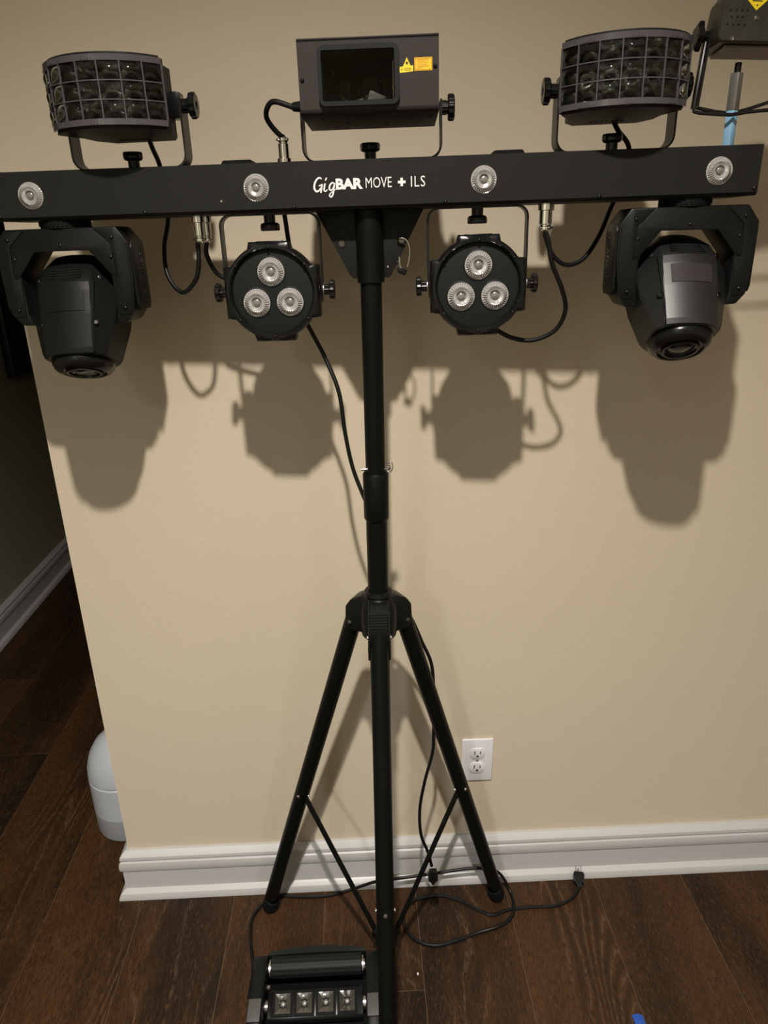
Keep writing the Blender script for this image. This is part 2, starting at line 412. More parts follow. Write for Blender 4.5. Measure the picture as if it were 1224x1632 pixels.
# ------------------------------------------------------------------ plastic jug behind the corner
t = thing('plastic_jug', 'milky white plastic jug standing on the floor behind the wall corner', 'jug', T(-0.636, 0.2275, 0))
def jug_ring(r, h, sq=0.0, dx=0):
    o = []
    for i in range(40):
        a = 2 * PI * i / 40; k = 1 + sq * (abs(math.cos(2 * a)) - 1) * -0.0
        o.append((dx + r * k * math.cos(a), r * k * math.sin(a), h))
    return o
b = BMB(); loft(b, [jug_ring(.076, .0015), jug_ring(.084, .005), jug_ring(.086, .012), jug_ring(.0862, .07)]); obj('filled_base', b, M['jugw'], t)
b = BMB(); loft(b, [jug_ring(.0862, .0702), jug_ring(.086, .165), jug_ring(.0835, .168), jug_ring(.0835, .171), jug_ring(.086, .174), jug_ring(.084, .20), jug_ring(.074, .232), jug_ring(.056, .262), jug_ring(.036, .280), jug_ring(.024, .286), jug_ring(.022, .300)]); obj('body', b, M['jug'], t)
b = BMB(); tube(b, [(.040, .020, .272), (.062, .030, .276), (.076, .036, .255), (.080, .038, .225), (.078, .034, .200)], .011, 12); obj('handle', b, M['jug'], t)
b = BMB(); lathe(b, [(0, .016), (.022, .016), (.025, .013), (.025, 0), (0, 0)], (0, 0, .296), (0, 0, 1), 40, 20, .02); obj('cap', b, M['jug'], t)

# ------------------------------------------------------------------ small things on the floor
b = BMB(); loft(b, [[(x, y, z + h) for (x, y, h) in ((-.011, k, 0), (.011, k, 0), (.011, k, .0012), (0, k, .0035), (-.011, k, .0012))] for k, z, x, y in []] or [[(-.010 + q * .1, k, zz), (.010 + q * .1, k, zz + .001), (.010 + q * .1, k, zz + .0022), (0, k, zz + .006), (-.010 + q * .1, k, zz + .0015)] for k, zz, q in ((.014, .0005, .0), (.006, .002, .01), (-.005, .006, -.01), (-.02, .0035, .02), (-.035, .001, 0))])
o = obj('tape_scrap', b, M['bluetape']); o.location = (0.5095, -0.3625, 0.0002)
tag(o, 'crumpled scrap of blue tape lying on the dark wood floor', 'tape')
b = BMB(); bmesh.ops.create_icosphere(b, subdivisions=1, radius=1.0); bmesh.ops.scale(b, vec=(.0022, .0036, .0018), verts=b.verts)
o = obj('crumb', b, M['outlet']); o.location = (0.0870, -0.2420, 0.0018)
tag(o, 'tiny pale crumb on the floorboards beside the front tripod leg', 'crumb')

# ------------------------------------------------------------------ rig frame (the bar is turned a little and hangs slightly off level)
_a, _r = R_(-3.5), R_(0.8)
ux = Vector((math.cos(_a) * math.cos(_r), math.sin(_a) * math.cos(_r), math.sin(_r))); uy = Vector((-math.sin(_a), math.cos(_a), 0)); uz = ux.cross(uy)
RK = 1.016     # true size of the rig relative to the drawing units below
RIG = Matrix(((ux.x, uy.x, uz.x, .0274), (ux.y, uy.y, uz.y, -.2053), (ux.z, uy.z, uz.z, 1.5090), (0, 0, 0, 1))) @ Matrix.Scale(RK, 4)

def fluted_lens(name, r, parent, mx, proto=None):
    """LED lens facing -y at the local origin"""
    if proto: 
        o = share(proto[0], parent, mx, name); share(proto[1], o, Matrix(), 'led_chip'); return o
    b = BMB()
    def rib(i, k, rr, hh):
        if k in (1, 2): return rr, hh + (r * .10 if i % 2 else -r * .05)
        return rr, hh
    lathe(b, [(r, 0), (r * .97, r * .10), (r * .70, r * .30), (r * .60, r * .27), (r * .40, r * .20), (r * .36, r * .06)], (0, 0, 0), (0, -1, 0), 64, rib=rib)
    lathe(b, [(r * 1.0, 0), (r * 1.08, r * .03), (r * 1.08, -r * .02)], (0, 0, 0), (0, -1, 0), 48)
    o = obj(name, b, M['lensring'], parent, mx, ang=20)
    b = BMB(); lathe(b, [(r * .37, r * .05), (r * .26, r * .05), (r * .26, r * .16), (r * .20, r * .20), (0, r * .22)], (0, 0, 0), (0, -1, 0), 24)
    c = obj('led_chip', b, M['chip'], o)
    return o
def knob_bm(r, th, x, s):
    """side clamp knob on an axle along x; s = outward sign"""
    b = BMB()
    lathe(b, [(0, 0), (r * .55, 0), (r * .55, .006), (r * .5, .006), (r * .5, .008), (r * .9, .008), (r, .0095), (r, .008 + th - .0015), (r * .9, .008 + th), (r * .35, .008 + th), (r * .3, .008 + th - .002), (0, .008 + th - .002)], x, (s, 0, 0), 72, 12, .045)
    return b
def thumb_bm(s=1):
    b = BMB(); lathe(b, [(0, 0), (.0075, 0), (.0075, .009), (.011, .010), (.0125, .012), (.0128, .0175), (.0118, .0195), (0, .0195)], (0, 0, 0), (0, 0, s), 48, 8, .03)
    return b
def screw_bm(r=.0026):
    b = BMB(); lathe(b, [(r, 0), (r * .95, r * .35), (r * .6, r * .7), (r * .25, r * .8), (r * .2, r * .5), (0, r * .5)], (0, 0, 0), (0, -1, 0), 16); return b

# ------------------------------------------------------------------ the light bar
BT, BB = 0.0225, -0.0355
bar = thing('light_bar', 'long black light bar across the top of the tripod, lettered in white', 'light bar', RIG)
b = BMB()
prism(b, [(-.050, BB + .004), (-.050, BT - .001), (-.049, BT), (.049, BT), (.050, BT - .001), (.050, BB + .004), (.046, BB), (-.046, BB)], -.489, .489, 0, 'yz')
obj('housing', b, M['bar'], bar)
b = BMB()
for x in (-.165, .165): pass
for x in (-.1790, .1830):
    b = BMB(); prism(b, [(x - .025, BT), (x + .025, BT), (x + .019, BT + .0085), (x + .0175, BT + .0095), (x - .0175, BT + .0095), (x - .020, BT + .0085)], .010, .040); obj('mount_tab', b, M['matte'], bar)
lens0 = None
for x in (-.438, -.1455, .1440, .4378):
    o = fluted_lens('led_lens', .0150, bar, T(x, -.0500, -.0060), lens0)
    if not lens0: lens0 = (o, o.children[0])
sc0 = None
for x in (-.4845, -.293, -.0987, .0957, .2909, .4844):
    if sc0 is None: sc0 = obj('screw', screw_bm(), M['gloss'], bar, T(x, -.0500, -.0305))
    else: share(sc0, bar, T(x, -.05, -.0305 if abs(x) < .48 else -.0275), 'screw')
b = BMB(); lathe(b, [(0, .0008), (.0013, .0006), (.0016, 0)], (0, 0, 0), (0, -1, 0), 12); obj('sensor', b, M['steel'], bar, T(-.192, -.05, -.0205))
# lettering, raised 0.3 mm
LY = -.0501
b = BMB(); W = .0016
G = [(-.0612, .0009, .0012), (-.0632, .0026, .0018), (-.0665, .0016, .0020), (-.0700, -.0030, .0023), (-.0712, -.0090, .0024), (-.0690, -.0128, .0022), (-.0655, -.0122, .0020), (-.0625, -.0090, .0018), (-.0612, -.0060, .0016)]
ribbon(b, G, W, LY)
ribbon(b, [(-.0655, -.0068, .0012), (-.0630, -.0060, .0015), (-.0608, -.0055, .0016), (-.0618, -.0095, .0018), (-.0632, -.0150, .0018)], W, LY)
ribbon(b, [(-.0572, -.0040, .0019), (-.0582, -.0080, .0019), (-.0588, -.0118, .0019), (-.0570, -.0133, .0015), (-.0545, -.0112, .0010)], W, LY)
ribbon(b, [(-.0566, -.0010, .0012), (-.0553, .0016, .0018), (-.0545, .0026, .0008)], W, LY)
ribbon(b, [(-.0452, -.0048, .0010), (-.0478, -.0036, .0018), (-.0510, -.0062, .0020), (-.0520, -.0104, .0020), (-.0500, -.0124, .0016), (-.0472, -.0096, .0014), (-.0455, -.0050, .0012)], W, LY)
ribbon(b, [(-.0450, -.0038, .0020), (-.0462, -.0100, .0019), (-.0474, -.0160, .0019), (-.0500, -.0200, .0018), (-.0522, -.0185, .0016), (-.0510, -.0158, .0012), (-.0468, -.0132, .0010), (-.0440, -.0112, .0008)], W, LY)
obj('script_lettering', b, M['white'], bar)
def fit(b, w, h):
    xs = [v.co.x for v in b.verts]; ys = [v.co.y for v in b.verts]
    bmesh.ops.translate(b, vec=(-min(xs), -min(ys), 0), verts=b.verts)
    bmesh.ops.scale(b, vec=(w / (max(xs) - min(xs)), h / (max(ys) - min(ys)), 1), verts=b.verts); return b
def put_text(name, s, x, z, wd, h, off, m=None, sp=1.0, parent=None, mx=None):
    b = fit(text_bm(s, 1.0, 0.01, off, spacing=sp), wd, h)
    for v in b.verts: v.co.z = (v.co.z) * 0.02
    q = (mx or T(x, LY, z)) @ FRONT
    bmesh.ops.transform(b, matrix=q, verts=b.verts)
    return obj(name, b, m or M['white'], parent or bar, smooth=False)
put_text('bold_lettering', 'BAR', -.0436, -.0118, .0345, .0128, .045, sp=.98)
put_text('light_lettering', 'MOVE', -.0055, -.0112, .0330, .0122, -.004, sp=1.02)
put_text('light_lettering', 'ILS', .0520, -.0116, .0180, .0124, -.004, sp=1.12)
b = BMB(); box(b, (.0403, LY, -.0056), (.0098, .0005, .0030)); box(b, (.0403, LY, -.0056), (.0030, .00052, .0098)); obj('plus_sign', b, M['white'], bar)
# mounting plate and socket under the bar
b = BMB(); prism(b, [(-.0765, BB + .001), (.0700, BB + .001), (.0240, -.1190), (.0205, -.1225), (-.0290, -.1225), (-.0330, -.1190)], -.008, -.005, .0004)
pl = obj('mounting_plate', b, M['bar'], bar)
for x, z in ((-.0430, -.0765), (.0385, -.0745)):
    b = BMB(); lathe(b, [(.0038, .0006), (.0055, .0008), (.0062, .0001)], (x, -.0082, z), (0, -1, 0), 24); obj('eyelet', b, M['bar'], pl)
    b = BMB(); lathe(b, [(0, .0003), (.0038, .0003)], (x, -.0081, z), (0, -1, 0), 20); obj('hole', b, M['holeshade'], pl)  # shade of the opening painted as a dark disc on solid plate
b = BMB(); cyl(b, (-.0045, -.0165, BB), (-.0045, -.0165, -.1280), .0186, seg=40, bev=.001); obj('pole_socket', b, M['tube'], bar)
b = BMB(); lathe(b, [(0, .0015), (.0014, .001), (.0018, 0)], (.0190, -.008, -.1090), (0, -1, 0), 14); obj('bolt', b, M['steel'], bar)

# carabiner
t = thing('carabiner', 'small silver carabiner clipped through the plate under the light bar', 'carabiner', RIG @ T(.0385, -.008, -.0745))
b = BMB()
tube(b, [(-.0035, .004, -.004), (-.0045, -.006, .000), (.000, -.010, .0025), (.006, -.010, .000), (.0100, -.010, -.0075), (.0105, -.009, -.018), (.0085, -.009, -.030), (.0068, -.009, -.0345)], .0015, 8); obj('wire', b, M['chrome'], t)
b = BMB(); tube(b, [(-.0035, -.006, -.0215), (-.0032, -.007, -.032), (-.0010, -.008, -.0385), (.001, -.008, -.0398)], .0012, 8); obj('gate', b, M['chrome'], t)
b = BMB(); box(b, (.0028, -.007, -.0350), (.0125, .006, .0088), .002, mx=Matrix.Rotation(R_(25), 4, 'Y') @ T(.014, 0, -.001)); box(b, (-.0050, .0, -.0290), (.007, .006, .004), .001); obj('toggle', b, M['gloss'], t)

# ------------------------------------------------------------------ derby effect lights
RD = .0868; HA = 59.0; YC = -.0175; ZB, ZT = .0425, .1125
def derby(name, x, phi, dx, label):
    t = thing(name, label, 'stage light', RIG @ T(x, 0, BT), 'faceted effect lights on the bar')
    b = BMB(); strap(b, u_path(.0745, .0014, .0800, .016), .0026, -.015, .015); obj('bracket', b, M['strap'], t)
    obj('thumb_screw', thumb_bm(), M['gloss'], t, T(0, 0, .0028))
    for s in (-1, 1):
        obj('clamp_knob', knob_bm(.0150, .0085, (.0760 * s, 0, .0735), s), M['gloss'], t)
    Q = T(dx, 0, 0) @ Rz(phi)
    arc = lambda r, n, ha=HA: [(r * math.sin(R_(-ha + 2 * ha * i / n)), YC - r * math.cos(R_(-ha + 2 * ha * i / n))) for i in range(n + 1)]
    plan = arc(RD - .004, 20) + [(.0570, -.02), (.0560, .012), (.042, .042), (-.042, .042), (-.0560, .012), (-.0570, -.02)]
    b = BMB(); prism(b, plan, ZB - .004, ZB - .0012, 0, 'xy'); prism(b, plan, ZT + .0012, ZT + .004, 0, 'xy')
    back = [(.0735, -.055), (.0570, -.02), (.0560, .012), (.042, .042), (-.042, .042), (-.0560, .012), (-.0570, -.02), (-.0735, -.055)]
    outer = [Vector(p) for p in back]; th = .0016
    inner = [Vector((p[0] * .975, p[1] - .0015)) for p in back]
    loft(b, [[(o.x, o.y, ZB - .0015), (o.x, o.y, ZT + .0015), (i.x, i.y, ZT + .0015), (i.x, i.y, ZB - .0015)] for o, i in zip(outer, inner)])
    hs = obj('housing', b, M['bar'], t, Q, ang=20)
    for s in (-1, 1): b = BMB(); box(b, (.0645 * s, 0, .0735), (.018, .024, .030), .001); obj('pivot_block', b, M['gloss'], t)
    # slots in the base plate
    b = BMB()
    for i in range(7): box(b, (-.022 + i * .0065, .012, ZB - .0042), (.0026, .010, .0006))
    obj('vent_slots', b, M['matte'], hs)
    # inside: black carrier with LED cups and mirrors added for pale reflections
    b = BMB(); box(b, (0, -.018, .0775), (.110, .003, .062)); obj('carrier', b, M['matte'], t, Q)
    for i, (xx, zz) in enumerate([(-.040, .062), (-.013, .062), (.013, .062), (.040, .062), (-.040, .093), (-.013, .093), (.013, .093), (.040, .093)]):
        b = BMB(); lathe(b, [(.0115, .010), (.008, .003), (.003, 0), (0, 0)], (xx, -.0195, zz), (0, -1, 0), 18); obj('reflector_cup', b, M['reflector'], t, Q)
    for i, (xx, zz, a) in enumerate([(-.035, .099, 40), (.016, .100, -30), (.034, .054, 25), (-.02, .054, 10)]):
        b = BMB(); box(b, (0, 0, 0), (.016, .0012, .013), mx=T(xx, -.040, zz) @ Rz(a) @ Rx(35)); obj('mirror_flap', b, M['chrome'], t, Q)
    # lens cover: ribs and rims
    b = BMB(); NC, NR = 7, 3; rim = .0055; zr = [ZB + rim + (ZT - ZB - 2 * rim) * j / NR for j in range(NR + 1)]
    def cylbar(r0, r1, a0, a1, z0, z1, n):
        loft(b, [[((r0) * math.sin(R_(a)), YC - r0 * math.cos(R_(a)), z0), (r1 * math.sin(R_(a)), YC - r1 * math.cos(R_(a)), z0), (r1 * math.sin(R_(a)), YC - r1 * math.cos(R_(a)), z1), (r0 * math.sin(R_(a)), YC - r0 * math.cos(R_(a)), z1)] for a in [a0 + (a1 - a0) * i / n for i in range(n + 1)]])
    cylbar(RD - .002, RD + .0004, -HA, HA, ZB - .001, zr[0], 28); cylbar(RD - .002, RD + .0004, -HA, HA, zr[-1], ZT + .001, 28)
    for z in zr[1:-1]: cylbar(RD - .0015, RD + .0004, -HA, HA, z - .0006, z + .0006, 28)
    for c in range(NC + 1):
        a = -HA + 2 * HA * c / NC; w_ = .45 if 0 < c < NC else .7
        cylbar(RD - .0015, RD + .0006, max(-HA - .6, a - w_), min(HA + .6, a + w_), zr[0] - .001, zr[-1] + .001, 1)
    # fluting on the rims
    for a in (-38, -35.5, -33, -30.5, -2.5, 0, 2.5, 5, 33, 35.5, 38, 40.5):
        for z0, z1 in ((ZB, zr[0] - .001), (zr[-1] + .001, ZT)): cylbar(RD, RD + .0012, a - .5, a + .5, z0, z1, 1)
    lc = obj('lens_cover', b, M['clear'], t, Q, ang=25)
    # one pillow-shaped facet, shared
    da = HA * 2 / NC; b = BMB(); n = 6; hgt = zr[1] - zr[0]
    fr = []; 
    sub = bmesh.new(); gr = []
    for lay in (0, 1):
        g = []
        for i in range(n + 1):
            row = []
            for j in range(n + 1):
                u = i / n * 2 - 1; v = j / n * 2 - 1; a = R_(u * (da / 2 - .45)); r = RD - .0012 + (.0042 * (1 - u * u) * (1 - v * v) if lay == 0 else -.0012)
                row.append(sub.verts.new((r * math.sin(a), -r * math.cos(a), v * (hgt / 2 - .0006))))
            g.append(row)
        gr.append(g)
    for g in gr:
        for i in range(n):
            for j in range(n): sub.faces.new((g[i][j], g[i + 1][j], g[i + 1][j + 1], g[i][j + 1]))
    A, B = gr
    for i in range(n):
        sub.faces.new((A[i][0], B[i][0], B[i + 1][0], A[i + 1][0])); sub.faces.new((A[i][n], A[i + 1][n], B[i + 1][n], B[i][n]))
        sub.faces.new((A[0][i], A[0][i + 1], B[0][i + 1], B[0][i])); sub.faces.new((A[n][i], B[n][i], B[n][i + 1], A[n][i + 1]))
    bmesh.ops.recalc_face_normals(sub, faces=sub.faces); merge(b, sub)
    f0 = None
    for c in range(NC):
        for r in range(NR):
            mx = T(0, YC, (zr[r] + zr[r + 1]) / 2) @ Rz(-HA + da * (c + .5))
            if f0 is None: f0 = obj('facet', b, M['glass'], lc, mx, ang=40)
            else: share(f0, lc, mx, 'facet')
    return t
derby('derby_light', -.315, -5.0, .004, 'faceted clear-lens effect light nearest the hallway corner, turned towards the hall')
derby('derby_light', .315, -3.5, -.004, 'faceted clear-lens effect light next to the worn old metal light')

# ------------------------------------------------------------------ laser
t = thing('laser_light', 'charcoal box laser light with a square window and yellow warning stickers', 'stage light', RIG @ T(.003, 0, BT))
b = BMB(); strap(b, u_path(.0895, .0014, .0680, .016), .0026, -.015, .015); obj('bracket', b, M['strap'], t)
obj('thumb_screw', thumb_bm(), M['gloss'], t, T(-.003, 0, .0028))
obj('clamp_knob', knob_bm(.0150, .0085, (.0905, 0, .0600), 1), M['gloss'], t)
X0, X1, Z0, Z1, YF = -.0830, .0838, .0475, .1250, -.0700
wx0, wx1, wz0, wz1 = -.0545, .0310, .0605, .1125
b = BMB()
# front face with an opening, then the rest of the shell
def quadbox(b, x0, x1, z0, z1, y0, y1): box(b, ((x0 + x1) / 2, (y0 + y1) / 2, (z0 + z1) / 2), (x1 - x0, y1 - y0, z1 - z0))
quadbox(b, X0, wx0, Z0 + .006, Z1, YF, YF + .002); quadbox(b, wx1, X1, Z0 + .006, Z1, YF, YF + .002)
quadbox(b, wx0, wx1, Z0 + .006, wz0, YF, YF + .002); quadbox(b, wx0, wx1, wz1, Z1, YF, YF + .002)
# rounded lower lip + bottom + back + top
sec = [(YF, Z0 + .0062), (YF + .0006, Z0 + .0035), (YF + .0025, Z0 + .0012), (YF + .006, Z0), (.045, Z0 - .003), (.050, Z0 + .002), (.050, Z1), (YF, Z1)]
sec2 = [(YF + .002, Z0 + .0062), (YF + .004, Z0 + .0035), (YF + .006, Z0 + .0022), (YF + .008, Z0 + .002), (.043, Z0 - .001), (.048, Z0 + .003), (.048, Z1 - .002), (YF, Z1 - .002)]
loft(b, [[(X0, o[0], o[1]), (X1, o[0], o[1]), (X1, i[0], i[1]), (X0, i[0], i[1])] for o, i in zip(sec, sec2)])
for x in (X0, X1 - .0015):
    prism(b, sec2, x, x + .0015, 0, 'yz')
obj('housing', b, M['laser'], t, ang=40)
b = BMB()   # roof lip catching the light
box(b, ((X0 + X1) / 2, YF + .001, Z1 + .0005), (X1 - X0, .004, .002), .0006); obj('top_lip', b, M['laser'], t)
def rrect(x0, x1, z0, z1, r, n=6): return arc_pts(x1 - r, z1 - r, r, 0, 90, n) + arc_pts(x0 + r, z1 - r, r, 90, 180, n) + arc_pts(x0 + r, z0 + r, r, 180, 270, n) + arc_pts(x1 - r, z0 + r, r, 270, 360, n)
o1 = rrect(wx0 - .0050, wx1 + .0060, wz0 - .0052, wz1 + .0058, .009); i1 = rrect(wx0 + .0002, wx1 - .0002, wz0 + .0002, wz1 - .0002, .0015)
b = BMB(); prof = [(o1, YF), (o1, YF - .0045), ([(p[0] * .985 + q[0] * .015, p[1] * .985 + q[1] * .015) for p, q in zip(o1, i1)], YF - .006), ([(p[0] * .1 + q[0] * .9, p[1] * .1 + q[1] * .9) for p, q in zip(o1, i1)], YF - .006), (i1, YF - .005), (i1, YF + .004)]
loft(b, [[(p[0], y, p[1]) for p in ring] for ring, y in prof], cap=False); fr = obj('window_frame', b, M['par'], t, ang=30)
b = BMB(); box(b, ((wx0 + wx1) / 2, YF - .0015, (wz0 + wz1) / 2), (wx1 - wx0 - .0006, .002, wz1 - wz0 - .0006)); obj('window_pane', b, M['pane'], fr)
b = BMB()
quadbox(b, -.060, .050, .0505, .1205, .020, .022); quadbox(b, -.062, -.060, .0505, .1205, -.066, .02); quadbox(b, .048, .050, .0505, .1205, -.066, .02)
quadbox(b, -.062, .050, .0500, .0510, -.066, .022)
obj('inner_box', b, M['matte'], t)
b = BMB(); quadbox(b, -.040, -.028, .070, .094, .004, .020); quadbox(b, -.010, .010, .072, .096, -.004, .020); quadbox(b, .016, .024, .073, .095, -.002, .020); obj('optics_blocks', b, M['bar'], t)
b = BMB(); 
box(b, (0, 0, 0), (.022, .014, .018), .002, mx=T(.008, -.050, .062) @ Ry(22)); box(b, (0, 0, 0), (.012, .010, .010), .002, mx=T(-.012, -.050, .0600) @ Ry(-15))
cyl(b, (-.004, -.045, .066), (.004, -.052, .070), .0028); cyl(b, (.022, -.04, .059), (.034, -.04, .060), .004)
cyl(b, (-.038, -.03, .074), (-.020, -.04, .058), .0011, seg=8)
obj('mirror_mount', b, M['reflector'], t)
b = BMB()
for p in ((-.046, .0, .103), (-.0435, .0, .088), (-.013, -.02, .0795), (.014, .0, .092), (.0285, -.05, .077), (-.003, -.052, .068), (-.019, -.043, .062)):
    bmesh.ops.create_uvsphere(b, u_segments=10, v_segments=6, radius=.0011, matrix=T(*p))
quadbox(b, .0292, .0298, .058, .102, -.064, -.0635)
obj('bright_fasteners', b, M['chrome'], t)
sc1 = None
for x, z in ((-.0785, .0840), (.0795, .0935)):
    b = screw_bm(.0024); o = obj('screw', b, M['gloss'], t, T(x, YF, z))
for x, y in ((-.060, -.045), (-.030, -.01), (.020, .01), (.052, -.040), (.075, -.03)):
    b = BMB(); lathe(b, [(.0024, 0), (.0022, .0012), (.001, .0016), (0, .0012)], (x, y, Z0 - .0003 - (y + .064) * .0275), (0, 0, -1), 14); obj('screw', b, M['gloss'], t)
# stickers
b = BMB(); y = YF - .0003
prism(b, [(.0425, .0898), (.0575, .0898), (.0520, .0905), (.0505, .0905), (.0500, .0902)], y, YF, 0) if False else None
prism(b, [(.0375, .0878), (.0535, .0890), (.0535, .0952), (.0505, .0948), (.0461, .1035), (.0415, .0944), (.0375, .0940)], y, YF); st = obj('warning_sticker', b, M['yellow'], t)
b = BMB(); prism(b, [(.0452, .0962), (.0470, .0962), (.0475, .0978), (.0470, .0990), (.0452, .0990), (.0447, .0978)], y - .0001, y); 
for z in (.0905, .0923): box(b, (.0470, y, z), (.0085, .0002, .0005))
box(b, (.0402, y, .0912), (.0022, .0002, .0007)); obj('print', b, M['ink'], st)
b = BMB(); box(b, (.0655, YF - .0002, .0961), (.0210, .0005, .0135)); st = obj('warning_sticker', b, M['orange'], t); st['label'] = 'amber rectangular warning sticker'
b = BMB(); y = YF - .0005
for (c, s) in (((.0655, y, .1019), (.0192, .0002, .0006)), ((.0655, y, .0903), (.0192, .0002, .0006)), ((.0562, y, .0961), (.0006, .0002, .0122)), ((.0748, y, .0961), (.0006, .0002, .0122))): box(b, c, s)
for k, (z, l) in enumerate(((.1002, .014), (.0989, .012), (.0971, .013), (.0952, .012), (.0938, .014), (.0922, .006))): box(b, (.0582 + l / 2, y, z), (l, .0002, .0005))
obj('print', b, M['inkb'], st)
b = BMB(); cyl(b, (-.0825, -.040, .0615), (-.0965, -.040, .0615), .0066, .0052, 20, .001); cyl(b, (-.0825, -.040, .0615), (-.0850, -.040, .0615), .0095, seg=6); obj('strain_relief', b, M['gloss'], t)

# ------------------------------------------------------------------ par lights
def par(name, x, zc, label):
    t = thing(name, label, 'stage light', RIG @ T(x, 0, BB), 'round three-lens lights hung under the bar')
    up = [(a, -q) for a, q in u_path(.0658, .0014, .1000 + (zc + .1342), .014)]
    b = BMB(); strap(b, up, .0026, -.026, -.008); obj('bracket', b, M['strap'], t)
    obj('thumb_screw', thumb_bm(-1), M['gloss'], t, T(0, -.017, -.0026))
    z0 = zc - BB
    for s in (-1, 1):
        o = obj('clamp_knob', knob_bm(.0125, .0075, (.0672 * s, -.017, z0), s), M['gloss'], t)
        b = BMB(); lathe(b, [(0, 0), (.0092, 0), (.0092, .0012), (0, .0012)], (.0668 * s, -.017, z0), (s, 0, 0), 24); lathe(b, [(.0048, 0), (.0048, .0070)], (.0676 * s, -.017, z0), (s, 0, 0), 20); obj('washer', b, M['steel'], o)
    # outline: a circle with straight lugs
    RR = .0628
    def r_out(a):
        c, s = abs(math.cos(a)), abs(math.sin(a))
        def rect(hx, hy): return min(hx / c if c > 1e-6 else 9, hy / s if s > 1e-6 else 9)
        return max(RR, min(rect(.0640, .0345), .0728), min(rect(.0280, .0645), .0705))
    N = 144
    def ring(r, y, blend=1.0):
        return [((r + (r_out(2 * PI * i / N) - RR) * blend) * math.cos(2 * PI * i / N), y, z0 + (r + (r_out(2 * PI * i / N) - RR) * blend) * math.sin(2 * PI * i / N)) for i in range(N)]
    b = BMB()
    loft(b, [ring(.0540, -.0360, 0), ring(.0545, -.0420, 0), ring(.0560, -.0462, 0), ring(.0582, -.0484, .0), ring(.0604, -.0482, .3), ring(.0620, -.0460, .8), ring(RR, -.0430, 1), ring(RR, -.024, 1), ring(.0600, -.020, .8), ring(.0560, -.018, .0), ring(.0550, .010, 0), ring(.047, .022, 0), ring(.030, .026, 0)], cap=False)
    hs = obj('housing', b, M['gloss'], t, ang=28)
    b = BMB(); lathe(b, [(.0548, 0), (.0500, .0010), (0, .0010)], (0, -.0395, z0), (0, -1, 0), 72); obj('face_plate', b, M['par'], t); b = BMB(); lathe(b, [(0.046, 0), (.046, .004), (0, 0.004)], (0, .020, z0), (0, 1, 0), 48); obj('back_cover', b, M['par'], t)
    for s in (-1, 1):
        b = BMB(); box(b, (.0600 * s, -.012, z0), (.0100, .026, .034), .002); obj('pivot_block', b, M['gloss'], t)
    p0 = None
    for dx, dz in ((0, .0268), (-.0226, -.0128), (.0228, -.0128)):
        o = fluted_lens('led_lens', .0172, t, T(dx, -.0405, z0 + dz), p0)
        if not p0: p0 = (o, o.children[0])
        b = BMB(); lathe(b, [(.0182, -.001), (.0182, .0014), (.0190, .0018), (.0200, .0014), (.0202, -.001)], (dx, -.0400, z0 + dz), (0, -1, 0), 48); obj('lens_bezel', b, M['par'], t)
    s0 = None
    for a in (90, 37, 143, -90, -37, -143):
        r = .0578
        mx = T(r * math.cos(R_(a)), -.0478, z0 + r * math.sin(R_(a)))
        if s0 is None: s0 = obj('screw', screw_bm(.0020), M['gloss'], t, mx)
        else: share(s0, t, mx, 'screw')
    for s in (-1, 1):
        b = BMB(); box(b, (0, -.032, z0 + .0640 * s), (.036, .012, .0024), .001); obj('edge_lug', b, M['gloss'], t)
    return t
par('par_light', -.1375, -.1352, 'round black light with three clear lenses, hung under the bar left of the pole')
par('par_light', .1400, -.1352, 'round black light with three clear lenses, hung under the bar right of the pole')

